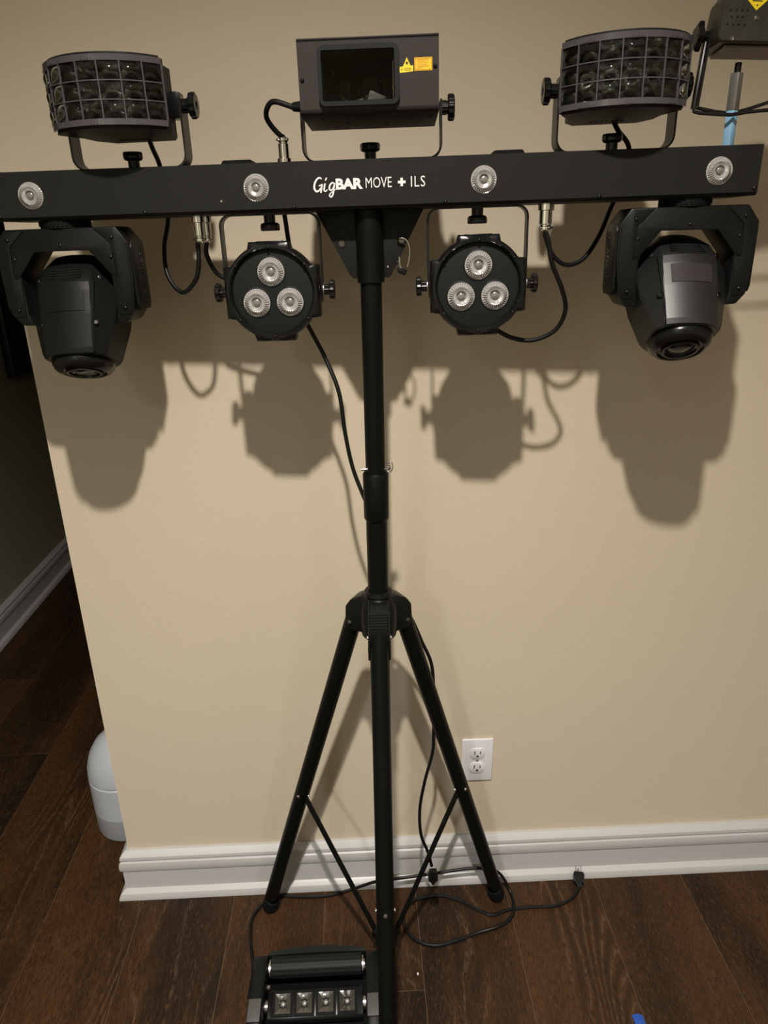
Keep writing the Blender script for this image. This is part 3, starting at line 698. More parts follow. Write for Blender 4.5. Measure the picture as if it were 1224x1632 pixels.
# ------------------------------------------------------------------ moving heads
def mirror(poly): return poly
YOKE = [(-.074, -.0455), (.076, -.0455), (.0900, -.0650), (.0905, -.110), (.0850, -.1540), (.0740, -.1690), (.0560, -.1700), (.0610, -.1560), (.0615, -.1045), (.0365, -.0735), (-.0365, -.0735), (-.0620, -.1045), (-.0620, -.1560), (-.0560, -.1700), (-.0740, -.1690), (-.0850, -.1560), (-.0900, -.110), (-.0890, -.0660)]
def moving_head(name, x, s, label, tilt=36.0, shell_mat='headblack'):
    """s = +1: the arm whose outer side shows is on the -x side"""
    t = thing(name, label, 'stage light', RIG @ T(x, 0, 0), 'motorised heads hung at the bar ends')
    b = BMB(); cyl(b, (0, -.012, BB), (0, -.012, -.0455), .0325, seg=40); 
    for i in range(14): box(b, (0, -.0325, -.040), (.0022, .003, .006), mx=T(0, -.012, 0) @ Rz(-65 + i * 10))
    obj('neck', b, M['matte'], t)
    yk = [(px * s * -1, pz) for px, pz in YOKE]
    b = BMB(); prism(b, yk, -.0400, .018, .0022); 
    y = obj('yoke', b, M['black'], t, ang=30)
    arch = [(-.045, -.0465), (.045, -.0465), (.067, -.068), (.0700, -.108), (.0615, -.1040), (.0365, -.0740), (-.0365, -.0740), (-.0615, -.1040), (-.0700, -.108), (-.067, -.068)]
    b = BMB(); prism(b, arch, -.0418, -.0395, .0006); obj('arch_cover', b, M['black'], y)
    for q in (-1, 1):
        cov = [(q * .0475, -.0475), (q * .0740, -.0475), (q * .0880, -.0660), (q * .0880, -.110), (q * .0830, -.1500), (q * .0800, -.1580), (q * .0655, -.1580), (q * .0630, -.110), (q * .0715, -.109), (q * .0690, -.0675)]
        b = BMB(); prism(b, cov, -.0414, -.0390, .0006); obj('arm_cover', b, M['black'], y)
        # outer side shell with a recessed strip that carries the lettering
        b = BMB(); prism(b, [(-.0345, -.072), (-.030, -.064), (.012, -.064), (.016, -.070), (.016, -.146), (.010, -.154), (-.030, -.154), (-.0345, -.146)], q * .0885, q * .0918, .001, 'yz'); sh = obj('side_shell', b, M['black'], y)
        b = BMB(); box(b, (q * .0918, -.006, -.110), (.0012, .016, .074), .0004); obj('side_strip', b, M['par'], y)
        tb = fit(text_bm('CHAUVET', 1.0, 0.01, .02, spacing=1.25), .066, .0105)
        for v in tb.verts: v.co.z *= .05
        # reads upwards on the outer face
        if q > 0: mx = Matrix(((0, 0, 1  , .0926), (-0, -1, 0, -.0008), (1, 0, 0, -.1430), (0, 0, 0, 1)))
        else: mx = Matrix(((0, 0, -1, -.0926), (0, 1, 0, -.0112), (1, 0, 0, -.1430), (0, 0, 0, 1)))
        bmesh.ops.transform(tb, matrix=mx, verts=tb.verts); obj('side_lettering', tb, M['gloss'], y, smooth=False)
    s0 = None
    for px, pz in ((0, -.0672), (-.070, -.0590), (.070, -.0590), (-.0655, -.0830), (.0655, -.0830), (-.0740, -.1490), (.0740, -.1490)):
        mx = T(px, -.0418, pz)
        if s0 is None: s0 = obj('screw', screw_bm(.0023), M['gloss'], y, mx)
        else: share(s0, y, mx, 'screw')
    # head, built along its own axis then tilted
    H = T(0, -.022, -.128) @ Rx(180 - tilt)      # local +z -> lens direction, local -y/+y -> faces
    H = Matrix.Translation((0, -.002, -.1335)) @ Ry(s * 2.5) @ Matrix(((1, 0, 0, 0), (0, math.cos(R_(tilt)), -math.sin(R_(tilt)), 0), (0, -math.sin(R_(tilt)), -math.cos(R_(tilt)), 0), (0, 0, 0, 1)))
    # H columns: x, (0,cos,-sin) = away from the viewer, (0,-sin,-cos) = towards the lens
    BU = .0050
    def sec(w, hf, hb, cf, cb, z): return [((w - cf) * u, -hf - BU * (1 - u * u), z) for u in (-1, -.66, -.33, 0, .33, .66, 1)] + [(w, -hf + cf * 1.15, z), (w, hb - cb, z), (w - cb, hb, z), (-w + cb, hb, z), (-w, hb - cb, z), (-w, -hf + cf * 1.15, z)]
    b = BMB(); loft(b, [sec(.0280, .012, .030, .008, .010, -.0500), sec(.0350, .022, .038, .010, .014, -.0470), sec(.0490, .038, .046, .014, .02, -.024), sec(.0585, .0500, .050, .0235, .02, .002), sec(.0600, .0500, .052, .0240, .02, .014), sec(.0570, .0475, .050, .0215, .02, .045), sec(.0455, .0420, .040, .0125, .014, .090), sec(.0425, .0395, .036, .0120, .013, .0975)])
    bmesh.ops.bevel(b, geom=[e for e in b.edges if len(e.link_faces) == 2 and e.calc_face_angle(0) > R_(25)], offset=.0012, segments=2, affect='EDGES')
    hd = obj('head', b, M[shell_mat], t, H, ang=24)
    # raised front cover with side panels
    def face(z):   # front plane position along the head
        pts = [(-.0500, .012), (-.0470, .022), (-.024, .038), (.002, .0500), (.014, .0500), (.045, .0475), (.090, .0420), (.0975, .0395)]
        for (a, p), (c, q) in zip(pts, pts[1:]):
            if a <= z <= c: return p + (q - p) * (z - a) / (c - a)
        return pts[-1][1]
    def shell(pts2, th):   # polygon in head (x, z) wrapped on the front plane
        bb = bmesh.new(); n = len(pts2)
        fr = [bb.verts.new((p[0], -face(p[1]) - th, p[1])) for p in pts2]; bk = [bb.verts.new((p[0], -face(p[1]) + .002, p[1])) for p in pts2]
        bb.faces.new(fr); bb.faces.new(bk[::-1])
        for i in range(n): bb.faces.new((fr[i], bk[i], bk[(i + 1) % n], fr[(i + 1) % n]))
        bmesh.ops.recalc_face_normals(bb, faces=bb.faces)
        bmesh.ops.bevel(bb, geom=list(bb.edges), offset=.0005, segments=1, affect='EDGES'); return bb
    def patch(bb, x0, x1, z0, z1, th, nx=8):
        wd = lambda z: .0345 - .0020 * (z / .097)
        bf = bmesh.new(); P = {}
        for k, z in enumerate((z0, z1)):
            for i in range(nx + 1):
                x = (x0 + (x1 - x0) * i / nx) * (wd(z) / .0345); y = -face(z) - BU * max(0, 1 - (x / .0345) ** 2)
                P[(k, i, 0)] = bf.verts.new((x, y - th, z)); P[(k, i, 1)] = bf.verts.new((x, y + .002, z))
        for i in range(nx):
            bf.faces.new((P[(0, i, 0)], P[(0, i + 1, 0)], P[(1, i + 1, 0)], P[(1, i, 0)])); bf.faces.new((P[(0, i, 1)], P[(1, i, 1)], P[(1, i + 1, 1)], P[(0, i + 1, 1)]))
            for k in (0, 1): bf.faces.new((P[(k, i, 0)], P[(k, i, 1)], P[(k, i + 1, 1)], P[(k, i + 1, 0)]))
        for i in (0, nx): bf.faces.new((P[(0, i, 0)], P[(1, i, 0)], P[(1, i, 1)], P[(0, i, 1)]))
        bmesh.ops.recalc_face_normals(bf, faces=bf.faces); return merge(bb, bf)
    b = BMB()
    for z0_, z1_ in ((.003, .0140), (.0140, .0450), (.0450, .0900), (.0900, .0970)): patch(b, -.0345, .0345, z0_, z1_, .0012)
    obj('front_cover', b, M[shell_mat], hd, ang=20)
    sl = Matrix.Rotation(math.atan2(.006, .070), 4, 'X')
    b = BMB(); patch(b, -.0255, .0275, .0170, .0420, .0022); obj('badge_plate', b, M['laser'] if s > 0 else M['black'], hd)
    b = BMB()
    q = -s
    merge(b, shell([(q * .0370 - .0036, .003), (q * .0370 + .0036, .003), (q * .0318 + .0014, .0960), (q * .0318 - .0014, .0960)], .0020))
    obj('panel_groove', b, M['matte'], hd)
    b = BMB()
    for i in range(4): box(b, (0, -face(-.005 - i * .0045) - .0028, -.005 - i * .0045), (.046 - i * .002, .0052, .0012))
    obj('vent_slots', b, M['matte'], hd)
    for q in (-1, 1):
        b = BMB(); lathe(b, [(.0046, 0), (.0040, .0006), (.0030, .0002), (.0026, -.0012), (0, -.0012)], (q * .0385, -face(.056) + .0015, .056), (q * .5, -1, 0), 20); obj('screw', b, M['gloss'], hd)
        b = BMB(); lathe(b, [(.0040, 0), (.0036, .0008), (.002, .0012), (0, .0010)], (q * .0440, -face(-.008) + .009, -.008), (q * .7, -1, 0), 18); obj('screw', b, M['gloss'], hd)
        b = BMB(); cyl(b, (q * .0575, 0, 0), (q * .0640, 0, 0), .014, seg=28); obj('tilt_hub', b, M['gloss'], hd)
    b = BMB(); lathe(b, [(.0410, 0), (.0415, .004), (.0390, .009), (.0350, .013), (.0300, .0150), (.0285, .0120), (.0245, .0120), (.0240, .0155), (.0205, .0160), (.0195, .0110), (.0185, .0080)], (0, 0, .0975), (0, 0, 1), 56); obj('nose_ring', b, M['gloss'], hd, ang=35)
    b = BMB(); lathe(b, [(.0190, .0085), (.0150, .0125), (.008, .0148), (0, .0155)], (0, 0, .0975), (0, 0, 1), 40); lathe(b, [(.0190, .0085), (0, .0075)], (0, 0, .0975), (0, 0, 1), 40); obj('lens', b, M['glass'], hd)
    b = BMB(); lathe(b, [(.0175, .0005), (.0110, -.006), (0, -.006)], (0, 0, .1035), (0, 0, 1), 32); obj('lens_throat', b, M['matte'], hd)
    b = BMB(); lathe(b, [(.0196, .0108), (.0203, .0122), (.0190, .0122), (.0187, .0108)], (0, 0, .0975), (0, 0, 1), 48); obj('lens_ring', b, M['chrome'], hd)
    return t
moving_head('moving_head_light', -.4155, -1, 'black motorised head light in a yoke, hung beside the hallway corner', 25.0, 'black')
moving_head('moving_head_light', .4130, 1, 'black motorised head light with a grey badge plate, hung at the far right end')

# ------------------------------------------------------------------ cables with chrome screw connectors
def cable(label, pts, con=None, r=.0033, group='cables of the light bar'):
    """pts in rig space; con = (x, y, z of the bar socket, direction of the cable leaving it)"""
    t = thing('cable', label, 'cable', RIG, group)
    b = BMB(); tube(b, pts, r, 12); obj('cord', b, M['cable'], t)
    if con:
        x, y, z, d = con
        b = BMB()
        lathe(b, [(0, 0), (.0094, 0), (.0094, .0080), (.0080, .0085), (.0072, .0088), (.0072, .0250), (.0060, .0262), (.0060, .0275), (.0068, .0285), (.0068, .0320), (.0050, .0335), (.0042, .0345), (0, .0345)], (x, y, z), (0, 0, d), 36, 12, .015)
        obj('connector', b, M['chrome'], t)
        b = BMB()
        for q in (-1, 1): lathe(b, [(0, .0022), (.0014, .0022), (.0016, .0012), (.0016, 0)], (x + q * .0060, y - .003, z + d * .0300), (q * .6, -.8, 0), 10)
        obj('clamp_screw', b, M['steel'], t)
    return t
cable('black cable looping below the bar between the hall-side motorised head and its connector',
      [(-0.2984, 0.0200, 0.0692), (-0.2998, 0.0400, 0.0532), (-0.2987, 0.0580, 0.0345), (-0.2967, 0.0600, 0.0040), (-0.2952, 0.0540, -0.0358), (-0.3005, 0.0350, -0.0749), (-0.2960, 0.0200, -0.1126), (-0.2747, 0.0080, -0.1347), (-0.2520, 0.0020, -0.1180), (-0.2437, 0.0000, -0.0924), (-0.2424, 0.0000, -0.0688)],
      (-.2385, 0, BB, -1))
cable('short black cable from a connector under the bar to the left round light',
      [(-.2345, .022, -.066), (-0.2377, 0.0220, -0.0841), (-0.2313, 0.0260, -0.1047), (-0.2210, 0.0300, -0.1164), (-0.1947, 0.0340, -0.1269), (-0.1639, 0.0360, -0.1367)], (-.2345, .022, BB, -1))
cable('black cable from the right faceted light, looping below the bar to its connector',
      [(0.3167, 0.0200, 0.0687), (0.3316, 0.0360, 0.0525), (0.3534, 0.0560, 0.0343), (0.3562, 0.0600, -0.0015), (0.3361, 0.0540, -0.0397), (0.3166, 0.0350, -0.0778), (0.2932, 0.0200, -0.1073), (0.2674, 0.0120, -0.1145), (0.2463, 0.0060, -0.0997), (0.2342, 0.0040, -0.0726)],
      (.2360, .004, BB, -1))
cable('long black cable curving down from a connector to behind the right round light',
      [(.2300, -.014, -.066), (0.2363, -0.0140, -0.0829), (0.2433, -0.0120, -0.1112), (0.2605, -0.0050, -0.1466), (0.2686, 0.0040, -0.1756), (0.2576, 0.0120, -0.2033), (0.2282, 0.0200, -0.2177), (0.1976, 0.0300, -0.2146), (0.1703, 0.0360, -0.2001)], (.2300, -.0140, BB, -1))
cable('short black cable curling from the laser box to a chrome plug on the bar',
      [(-.0930, -.040, .0840), (-0.1161, -0.0360, 0.0912), (-0.1263, -0.0300, 0.0856), (-0.1297, -0.0200, 0.0759), (-0.1235, -0.0100, 0.0648), (-0.1154, -0.0040, 0.0566), (-.1135, 0, .0555), (-.1140, 0, .0500)], (-.1140, 0, BT, 1))

# power lead: out of the bar, behind the light, down the pole and to the hanging plug
def plug(t, p, d, prongs=True):
    mx = axis_mx(p, d)
    b = BMB(); loft(b, [[(w_, -h_, z), (w_, h_, z), (-w_, h_, z), (-w_, -h_, z)] for w_, h_, z in ((.004, .004, -.022), (.005, .0048, -.014), (.0115, .0085, -.010), (.0125, .0095, .006), (.0105, .009, .012))], mx=mx)
    bmesh.ops.bevel(b, geom=list(b.edges), offset=.0012, segments=2, affect='EDGES')
    o = obj('plug_body', b, M['cable'], t)
    if prongs:
        b = BMB()
        for x, y in ((-.0055, .002), (.0055, .002)): box(b, (x, y, .019), (.0016, .0062, .016), .0003, mx=mx)
        b2 = BMB(); cyl(b, *[mx @ Vector(q) for q in ((0, -.005, .011), (0, -.005, .029))], .0023, seg=12); b2.free()
        obj('prongs', b, M['steel'], o)
    return o
t = thing('power_lead', 'thin black lead running down behind the tripod pole, its connector hanging above the floor', 'cable', Matrix())
b = BMB()
tube(b, [(-0.0960, -0.1750, 1.4746), (-0.0946, -0.1720, 1.4615), (-0.0926, -0.1650, 1.4340), (-0.0877, -0.1500, 1.3858), (-0.0815, -0.1500, 1.3361), (-0.0669, -0.1550, 1.3040), (-0.0483, -0.1650, 1.2673), (-0.0290, -0.1780, 1.2163), (-0.0218, -0.1800, 1.1520), (-0.0119, -0.1820, 1.0955), (0.0037, -0.1900, 1.0498), (.014, -.190, 1.02), (.026, -.188, .95), (.032, -.180, .885), (.052, -.172, .86),
         (0.0817, -0.1650, 0.8069), (0.1017, -0.1550, 0.7521), (0.1208, -0.1500, 0.6970), (0.1249, -0.1500, 0.6272), (0.1255, -0.1500, 0.5474), (0.1235, -0.1500, 0.4949), (0.1089, -0.1500, 0.4259), (0.0989, -0.1500, 0.3540), (0.1016, -0.1500, 0.2871), (0.1161, -0.1500, 0.2382), (0.1242, -0.1500, 0.1991)], .0033, 10)
obj('cord', b, M['cable'], t)
b = BMB(); P = Vector((0.1271, -0.1500, 0.1721))
box(b, P + Vector((0, 0, .010)), (.016, .012, .008), .0015); prism(b, [(P.x - .010, P.z + .006), (P.x + .010, P.z + .006), (P.x + .010, P.z - .010), (P.x + .004, P.z - .016), (P.x + .003, P.z - .021), (P.x - .003, P.z - .021), (P.x - .004, P.z - .016), (P.x - .010, P.z - .010)], P.y - .0065, P.y + .0065, .001); obj('socket_body', b, M['gloss'], t)

# floor cord from the small effect light
t = thing('extension_cord', 'black power cord looped on the floor by the baseboard, its pronged plug lying free', 'cable', Matrix())
b = BMB()
pth = [(-.2540, -.300, .040), (-.2560, -.262, .020), (-.2590, -.215, .006), (-0.2752, -0.1355, 0.0040), (-0.2753, -0.0922, 0.0040), (-0.2553, -0.0577, 0.0040), (-0.2282, -0.0392, 0.0040), (-0.1693, -0.0442, 0.0040), (-0.1034, -0.0445, 0.0040), (-0.0446, -0.0308, 0.0060), (0.0075, -0.0500, 0.0467), (0.0806, -0.0460, 0.0512), (0.1539, -0.0430, 0.0568), (0.2125, -0.0420, 0.0637), (0.2534, -0.0430, 0.0641), (0.2932, -0.0450, 0.0501), (0.3178, -0.0632, 0.0120), (0.3178, -0.1045, 0.0120), (0.3014, -0.1353, 0.0120), (0.2671, -0.1527, 0.0110), (0.2244, -0.1592, 0.0050), (0.1737, -0.1750, 0.0040), (0.1249, -0.1826, 0.0040), (0.0829, -0.1627, 0.0040), (0.0648, -0.1236, 0.0040), (0.0745, -0.0860, 0.0040), (0.1052, -0.0646, 0.0040), (0.1527, -0.0589, 0.0040), (0.1989, -0.0749, 0.0040), (0.2405, -0.1049, 0.0040), (0.2672, -0.1160, 0.0040), (0.3051, -0.1053, 0.0040), (0.3492, -0.1013, 0.0040), (0.4070, -0.1013, 0.0040), (0.4460, -0.0912, 0.0050), (0.4719, -0.0718, 0.0080), (0.4814, -0.0588, 0.0120)]
tube(b, pth, .0036, 10, 6); obj('cord', b, M['cable'], t)
pe = Vector(pth[-1]); pd = Vector((.006, .030, .010))
plug(t, pe + pd.normalized() * .018, pd)

# ------------------------------------------------------------------ tripod stand
CX, CY = .0235, -.222
t = thing('tripod_stand', 'black tripod stand with a telescoping pole and braced legs, holding up the light bar', 'tripod', T(CX, CY, 0))
t_off = Vector((CX, CY, 0))
b = BMB(); cyl(b, (0, 0, 1.090), (0, 0, 1.3800), .0150, seg=40); obj('upper_pole', b, M['tube'], t)
b = BMB(); cyl(b, (0, 0, .075), (0, 0, 1.075), .0168, seg=40); obj('lower_pole', b, M['tube'], t)
b = BMB(); lathe(b, [(.0150, .001), (.0180, 0), (.0198, .003), (.0198, .074), (.0186, .0775), (.0168, .080)], (0, 0, 1.1000), (0, 0, -1), 44)
box(b, (0, -.0196, -.0), (.014, .0006, .0006), mx=T(0, 0, 1.076)); obj('collar', b, M['tube'], t)
b = BMB(); cyl(b, (-.023, -.006, 1.1065), (-.008, -.006, 1.1065), .0022, seg=12, bev=.0006); cyl(b, (-.012, -.006, 1.1065), (.019, -.006, 1.1065), .0012, seg=8); obj('locking_pin', b, M['chrome'], t)
b = BMB(); box(b, (.0205, -.004, 1.108), (.006, .005, .007), .0012); tube(b, [(.0170, -.004, 1.104), (.0215, -.006, 1.101), (.0260, -.006, 1.106), (.0255, -.005, 1.115), (.0215, -.004, 1.117)], .0009, 8); box(b, (.0195, -.004, 1.116), (.004, .004, .004), .001); obj('safety_clip', b, M['steel'], t)
# hub
b = BMB()
ZH = .8660
lathe(b, [(.0169, .030), (.0225, .029), (.0235, .024), (.0200, .021), (.0225, .018), (.0260, .012), (.0300, .002), (.0315, -.020), (.0290, -.052), (.0250, -.056), (.0169, -.056)], (0, 0, ZH), (0, 0, 1), 48)
for a in (150, 30, -91.5):
    mx = Rz(a)
    prism(b, [(.012, ZH + .019), (.030, ZH + .017), (.046, ZH + .008), (.0555, ZH - .006), (.0570, ZH - .036), (.049, ZH - .050), (.012, ZH - .050)], -.0175, .0175, .0035, 'xz', 3, mx=mx)
hub = obj('hub', b, M['black'], t, ang=30)
b = BMB(); mx = Rz(-91.5)
for i in range(6): box(b, (.0575, 0, ZH + .016 - i * .0050), (.003, .031, .0028), .0009, mx=mx)
box(b, (.053, 0, ZH - .006), (.010, .034, .044), .003, mx=mx)
obj('grip_ribs', b, M['par'], hub)
for yy in (-.0165, .0165):
    b = BMB(); box(b, (.050, yy, ZH - .055), (.014, .004, .030), .001, mx=Rz(-91.5)); obj('clevis', b, M['black'], hub)
legs = []
for a in (150, 30, -91.5):
    d = Vector((math.cos(R_(a)), math.sin(R_(a)), 0)); n_ = Vector((-d.y, d.x, 0))
    p0 = d * .044 + Vector((0, 0, .845)); p1 = d * .3040 + Vector((0, 0, .016))
    ax = (p1 - p0).normalized()
    b = BMB(); cyl(b, p0, p1, .0150, seg=32)
    lg = obj('leg', b, M['tube'], t); legs.append((lg, p0, p1, d, n_))
    b = BMB(); lathe(b, [(0, .0), (.0120, .0), (.0160, .004), (.0178, .012), (.0178, .036), (.0166, .040), (.0151, .041)], p1 + ax * .0, -ax, 32); 
    ft = obj('rubber_foot', b, M['matte'], lg); zmin = min(v.co.z for v in ft.data.vertices)
    ft.location.z = -zmin + 0.0003
    # bolts
    for sg in (-1, 1):
        q = p0 + d * .002 + n_ * sg * .0178 + Vector((0, 0, -.012))
        b = BMB(); lathe(b, [(0, .003), (.003, .0028), (.0040, .001), (.0040, 0)], q, n_ * sg, 6); obj('bolt', b, M['steel'], hub)
    f = .545; pm = p0.lerp(p1, f)
    pb = d * .022 + Vector((0, 0, .088))
    off = n_ * .0
    path = [pm - d * .004, pb]
    # brace: thin tube from the leg to the foot of the centre pole
    b = BMB(); cyl(b, pm - ax.cross(n_) * .0, pb, .0052, seg=14); br = obj('brace', b, M['tube'], t)
    vn = n_.cross(ax); vn = vn if vn.y < 0 else -vn
    b = BMB(); 
    for sg in (-1, 1): lathe(b, [(0, .0028), (.003, .0024), (.0038, .0006), (.0038, 0)], pm + n_ * sg * .0150, n_ * sg, 14)
    lathe(b, [(0, .0028), (.003, .0024), (.0038, .0006), (.0038, 0)], pm + vn * .0150, vn, 14)
    obj('brace_bolt', b, M['steel'], lg)
b = BMB(); lathe(b, [(.0168, .02), (.0225, .018), (.0235, .010), (.0235, -.015), (.0215, -.02), (0, -.02)], (0, 0, .092), (0, 0, 1), 32)
for a in (150, 30, -91.5): box(b, (.025, 0, .088), (.012, .014, .018), .002, mx=Rz(a))
obj('lower_collar', b, M['black'], t)

# ------------------------------------------------------------------ small floor effect light
t = thing('spider_light', 'black double-bar effect light with four square lenses on the floor under the tripod', 'stage light', T(-.119, -.330, 0))
for q in (-1, 1):
    b = BMB(); prism(b, [(.093, .012), (.098, .040), (.094, .070), (.078, .090), (.050, .096), (-.030, .088), (-.070, .074), (-.098, .052), (-.105, .030), (-.102, .008), (.085, .006)], q * .098 if q > 0 else -.127, .127 if q > 0 else -.098, .006, 'yz', 3); ck = obj('side_cheek', b, M['black'], t)
    b = BMB(); box(b, (0, 0, 0), (.024, .040, .002), .0008, mx=T(q * .1125, -.0280, .0895) @ Rx(7)); cp = obj('grey_inlay', b, M['greyplastic'], ck); 
# rear hood, arched
N = 16; rr = []
for i in range(N + 1):
    x = -.100 + .2 * i / N; bow = .007 * (1 - (x / .1) ** 2)
    rr.append([(x, .088, .078 + bow * .5), (x, .094 + bow, .080 + bow * .5), (x, .100 + bow, .066), (x, .096 + bow, .012), (x, .086, .012)])
b = BMB(); loft(b, rr); obj('rear_hood', b, M['par'], t)
b = BMB(); prism(b, [(.085, .006), (.085, .026), (.040, .026), (-.015, .022), (-.095, .018), (-.098, .006)], -.100, .100, .002, 'yz'); obj('base', b, M['matte'], t)
n = 48
pr = [(.068 + (.0185 + (.0010 if (i // 2) % 2 else 0)) * math.cos(2 * PI * i / n), .070 + (.0185 + (.0010 if (i // 2) % 2 else 0)) * math.sin(2 * PI * i / n)) for i in range(n)]
b = BMB(); prism(b, pr, -.0900, .0900, 0, 'yz'); obj('light_bar_arm', b, M['par'], t, ang=50)
for q in (-1, 1):
    b = BMB(); cyl(b, (q * .0900, .066, .070), (q * .0975, .066, .070), .0100, seg=24, bev=.001); cyl(b, (q * .0915, .066, .070), (q * .0940, .066, .070), .0165, seg=32); obj('pivot_disc', b, M['steel'], t)
FB = T(0, .003, .050) @ Rx(22)
b = BMB(); prism(b, [(-.027, -.010), (-.027, .011), (-.022, .015), (.022, .015), (.027, .010), (.027, -.010), (.016, -.022), (-.016, -.022)], -.0920, .0920, .0015, 'yz', mx=FB)
fb = obj('light_bar_arm', b, M['gloss'], t)
for i in range(4):
    x = -.0620 + i * .0412
    b = BMB(); h = .0158
    box(b, (x, 0, .0155), (.0385, .042, .003), .0008, mx=FB); obj('lens_bezel', b, M['matte'], fb)
    b = BMB()
    def sq(k, z, rot=0.0):
        o = []
        for q4 in range(4):
            for w4 in range(4):
                a0 = (PI / 2) * q4 + PI / 4; p0_ = Vector((math.cos(a0), math.sin(a0))) * 1.4142; a1 = a0 + PI / 2; p1_ = Vector((math.cos(a1), math.sin(a1))) * 1.4142
                p_ = p0_.lerp(p1_, w4 / 4); round_ = p_.normalized() * 1.0; m_ = p_.lerp(round_, 1 - k) if k < .9 else p_
                o.append((x + m_.x * k * h, m_.y * k * h * 1.12, z + (.0010 if w4 % 2 else 0)))
        return o
    loft(b, [sq(1, .0172), sq(.92, .0205), sq(.66, .0190), sq(.40, .0165), sq(.22, .0140)], mx=FB, cap=False)
    sl_ = obj('square_lens', b, M['reflector'], fb, ang=18)
    b = BMB(); lathe(b, [(.0050, .0138), (.0052, .0168), (.0034, .0200), (0, .0210)], FB @ Vector((x, 0, .0)), (FB.to_3x3() @ Vector((0, 0, 1))), 20); obj('led_chip', b, M['chip'], sl_)
b = BMB(); box(b, (0, -.036, .046), (.194, .006, .005), .002); obj('front_rail', b, M['gloss'], t)
for q in (-1, 1):
    b = BMB(); cyl(b, (q * .092, .003, .050), (q * .0975, .003, .050), .012, seg=24); obj('front_pivot', b, M['steel'], t)
b = BMB(); box(b, (-.0945, .036, .058), (.006, .006, .006), .001); obj('button', b, M['chip'], t)

# ------------------------------------------------------------------ post and worn light at the right
t = thing('support_post', 'square metal post with a light blue lower half standing behind the bar', 'post', RIG @ T(.4510, -.034, BT) @ Matrix.Scale(.94, 4))
b = BMB(); box(b, (0, 0, .0210), (.0108, .0108, .042), .0008, mx=Rz(38)); obj('lower_shaft', b, M['blue'], t)
b = BMB(); box(b, (0, 0, .0635), (.0118, .0118, .043), .0010, mx=Rz(38)); obj('upper_shaft', b, M['post'], t)
b = BMB(); cyl(b, (0, 0, .0845), (0, 0, .0965), .0042, seg=20, bev=.0008); obj('stud', b, M['gloss'], t)

t = thing('worn_effect_light', 'scuffed dark metal box light with a yellow warning label at the top right corner', 'stage light', RIG @ T(.4510, -.034, .0640))
OB = T(*(Vector((0.4095, -0.0690, 0.1291)) - Vector((.4510, -.034, .0640)))) @ Rz(14) @ Matrix.Scale(.94, 4)
fp = [(.003, 0), (.150, 0), (.154, .004), (.154, .080), (.150, .084), (.030, .084), (.008, .050), (0, .042), (0, .004)]
b = BMB(); loft(b, [[(x, 0, z) for x, z in fp], [(x * .93 + .009, .035, z) for x, z in fp], [(.040 + x * .70, .085, .001 + z * .8) for x, z in fp]])
bmesh.ops.bevel(b, geom=[e for e in b.edges if e.calc_face_angle(0) > R_(20)], offset=.0014, segments=2, affect='EDGES')
bo = obj('body', b, M['old'], t, OB)
b = BMB(); prism(b, [(.018, .012), (.138, .012), (.134, .076), (.044, .076)], -.0035, -.0008, .0006, 'xy') ; obj('base_plate', b, M['oldu'], bo, smooth=False)
b = BMB()
for zz, xs_ in ((.0180, (.0105, .0185, .0265, .0345)), (.0260, (.0150, .0230, .0305)), (.0330, (.0130, .0210, .0290, .0365))):
    for xx in xs_: lathe(b, [(0, .0004), (.0011, .0004), (.0013, 0)], (xx, 0, zz), (0, -1, 0), 12)
obj('vent_holes', b, M['matte'], bo)
b = BMB(); lathe(b, [(.0026, 0), (.0025, .0008), (.0016, .0009), (.0014, .0002), (0, .0002)], (.0195, 0, .0035), (0, -1, 0), 16); obj('rivet', b, M['steel'], bo)
b = BMB(); lathe(b, [(0, .0016), (.002, .0014), (.003, 0)], (.0500, 0, .0255), (0, -1, 0), 16); obj('screw', b, M['steel'], bo)
b = BMB(); prism(b, [(.0300, .064), (.0300, .047), (.0480, .0330), (.0660, .047), (.0660, .064)], -.0006, 0); st = obj('warning_label', b, M['yellow'], bo)
b = BMB()
for z, l, x in ((.0580, .028, .048), (.0540, .030, .048), (.0500, .026, .048), (.0465, .020, .0475), (.0430, .014, .048)): box(b, (x, -.0007, z), (l, .0002, .0012))
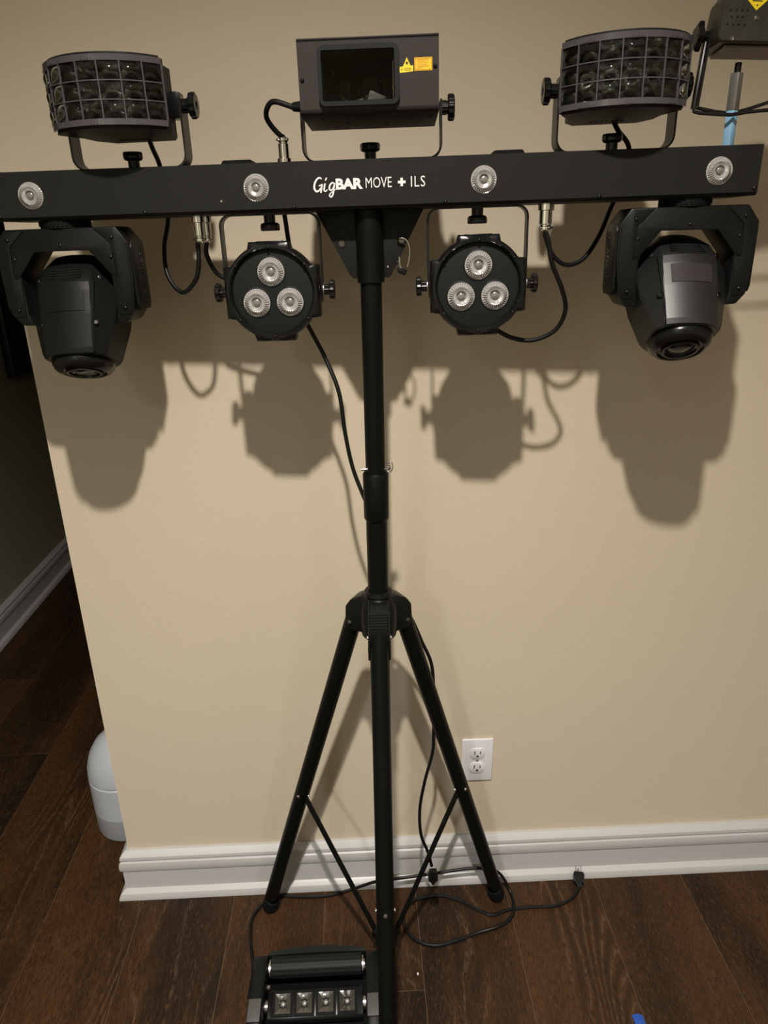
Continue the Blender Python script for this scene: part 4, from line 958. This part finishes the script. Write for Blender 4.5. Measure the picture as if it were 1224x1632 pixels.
bmesh.ops.create_uvsphere(b, u_segments=8, v_segments=5, radius=.0011, matrix=T(.0482, -.0004, .0385))
obj('print', b, M['ink'], st)
# rod bracket
OO = Vector((.4510, -.034, .0640))
def rel(*P): return [Vector(p) - OO for p in P]
b = BMB()
tube(b, rel((0.4092, -0.0340, 0.1391), (0.4042, -0.0420, 0.1131), (0.3991, -0.0460, 0.0650), (0.3996, -0.0460, 0.0610), (0.4059, -0.0460, 0.0594), (0.4259, -0.0460, 0.0574), (0.4450, -0.0460, 0.0560), (0.4674, -0.0460, 0.0586), (0.5011, -0.0460, 0.0602)), .0022, 8, raw=True)
tube(b, rel((0.4114, -0.0340, 0.1390), (0.4117, -0.0280, 0.1155), (0.4106, -0.0220, 0.0708), (0.4118, -0.0220, 0.0680), (0.4190, -0.0220, 0.0664), (0.4349, -0.0220, 0.0631), (0.4547, -0.0220, 0.0603), (0.4772, -0.0220, 0.0651), (0.5104, -0.0220, 0.0742)), .0022, 8, raw=True)
A_, B_, C_ = rel((0.4104, -0.0340, 0.1467), (0.4079, -0.0340, 0.1145), (0.4043, -0.0340, 0.0666))
strap(b, [(A_.x, A_.z), (B_.x, B_.z), (C_.x, C_.z)], .0022, -.011, .011)
E1 = rel((0.5011, -0.0460, 0.0602))[0]; E2 = rel((0.5104, -0.0220, 0.0742))[0]
tube(b, [E1, (.108, E1.y, E1.z + .004)], .0022, 8, raw=True); tube(b, [E2, (.108, E2.y, E2.z + .004)], .0022, 8, raw=True)
strap(b, [(.108, E1.z), (.110, E1.z + .045), (.109, E1.z + .100)], .0022, -.011, .016)
obj('bracket', b, M['strap'], t)
kp = rel((0.4112, -0.0340, 0.1403))[0]
b = BMB(); lathe(b, [(0, 0), (.0055, 0), (.0055, .008), (.011, .009), (.0150, .010), (.0150, .014), (.012, .016), (0, .016)], kp, (-1, 0, .08), 60, 5, .10); cyl(b, kp, kp + Vector((.018, 0, -.004)), .006, seg=16); obj('clamp_knob', b, M['gloss'], t)
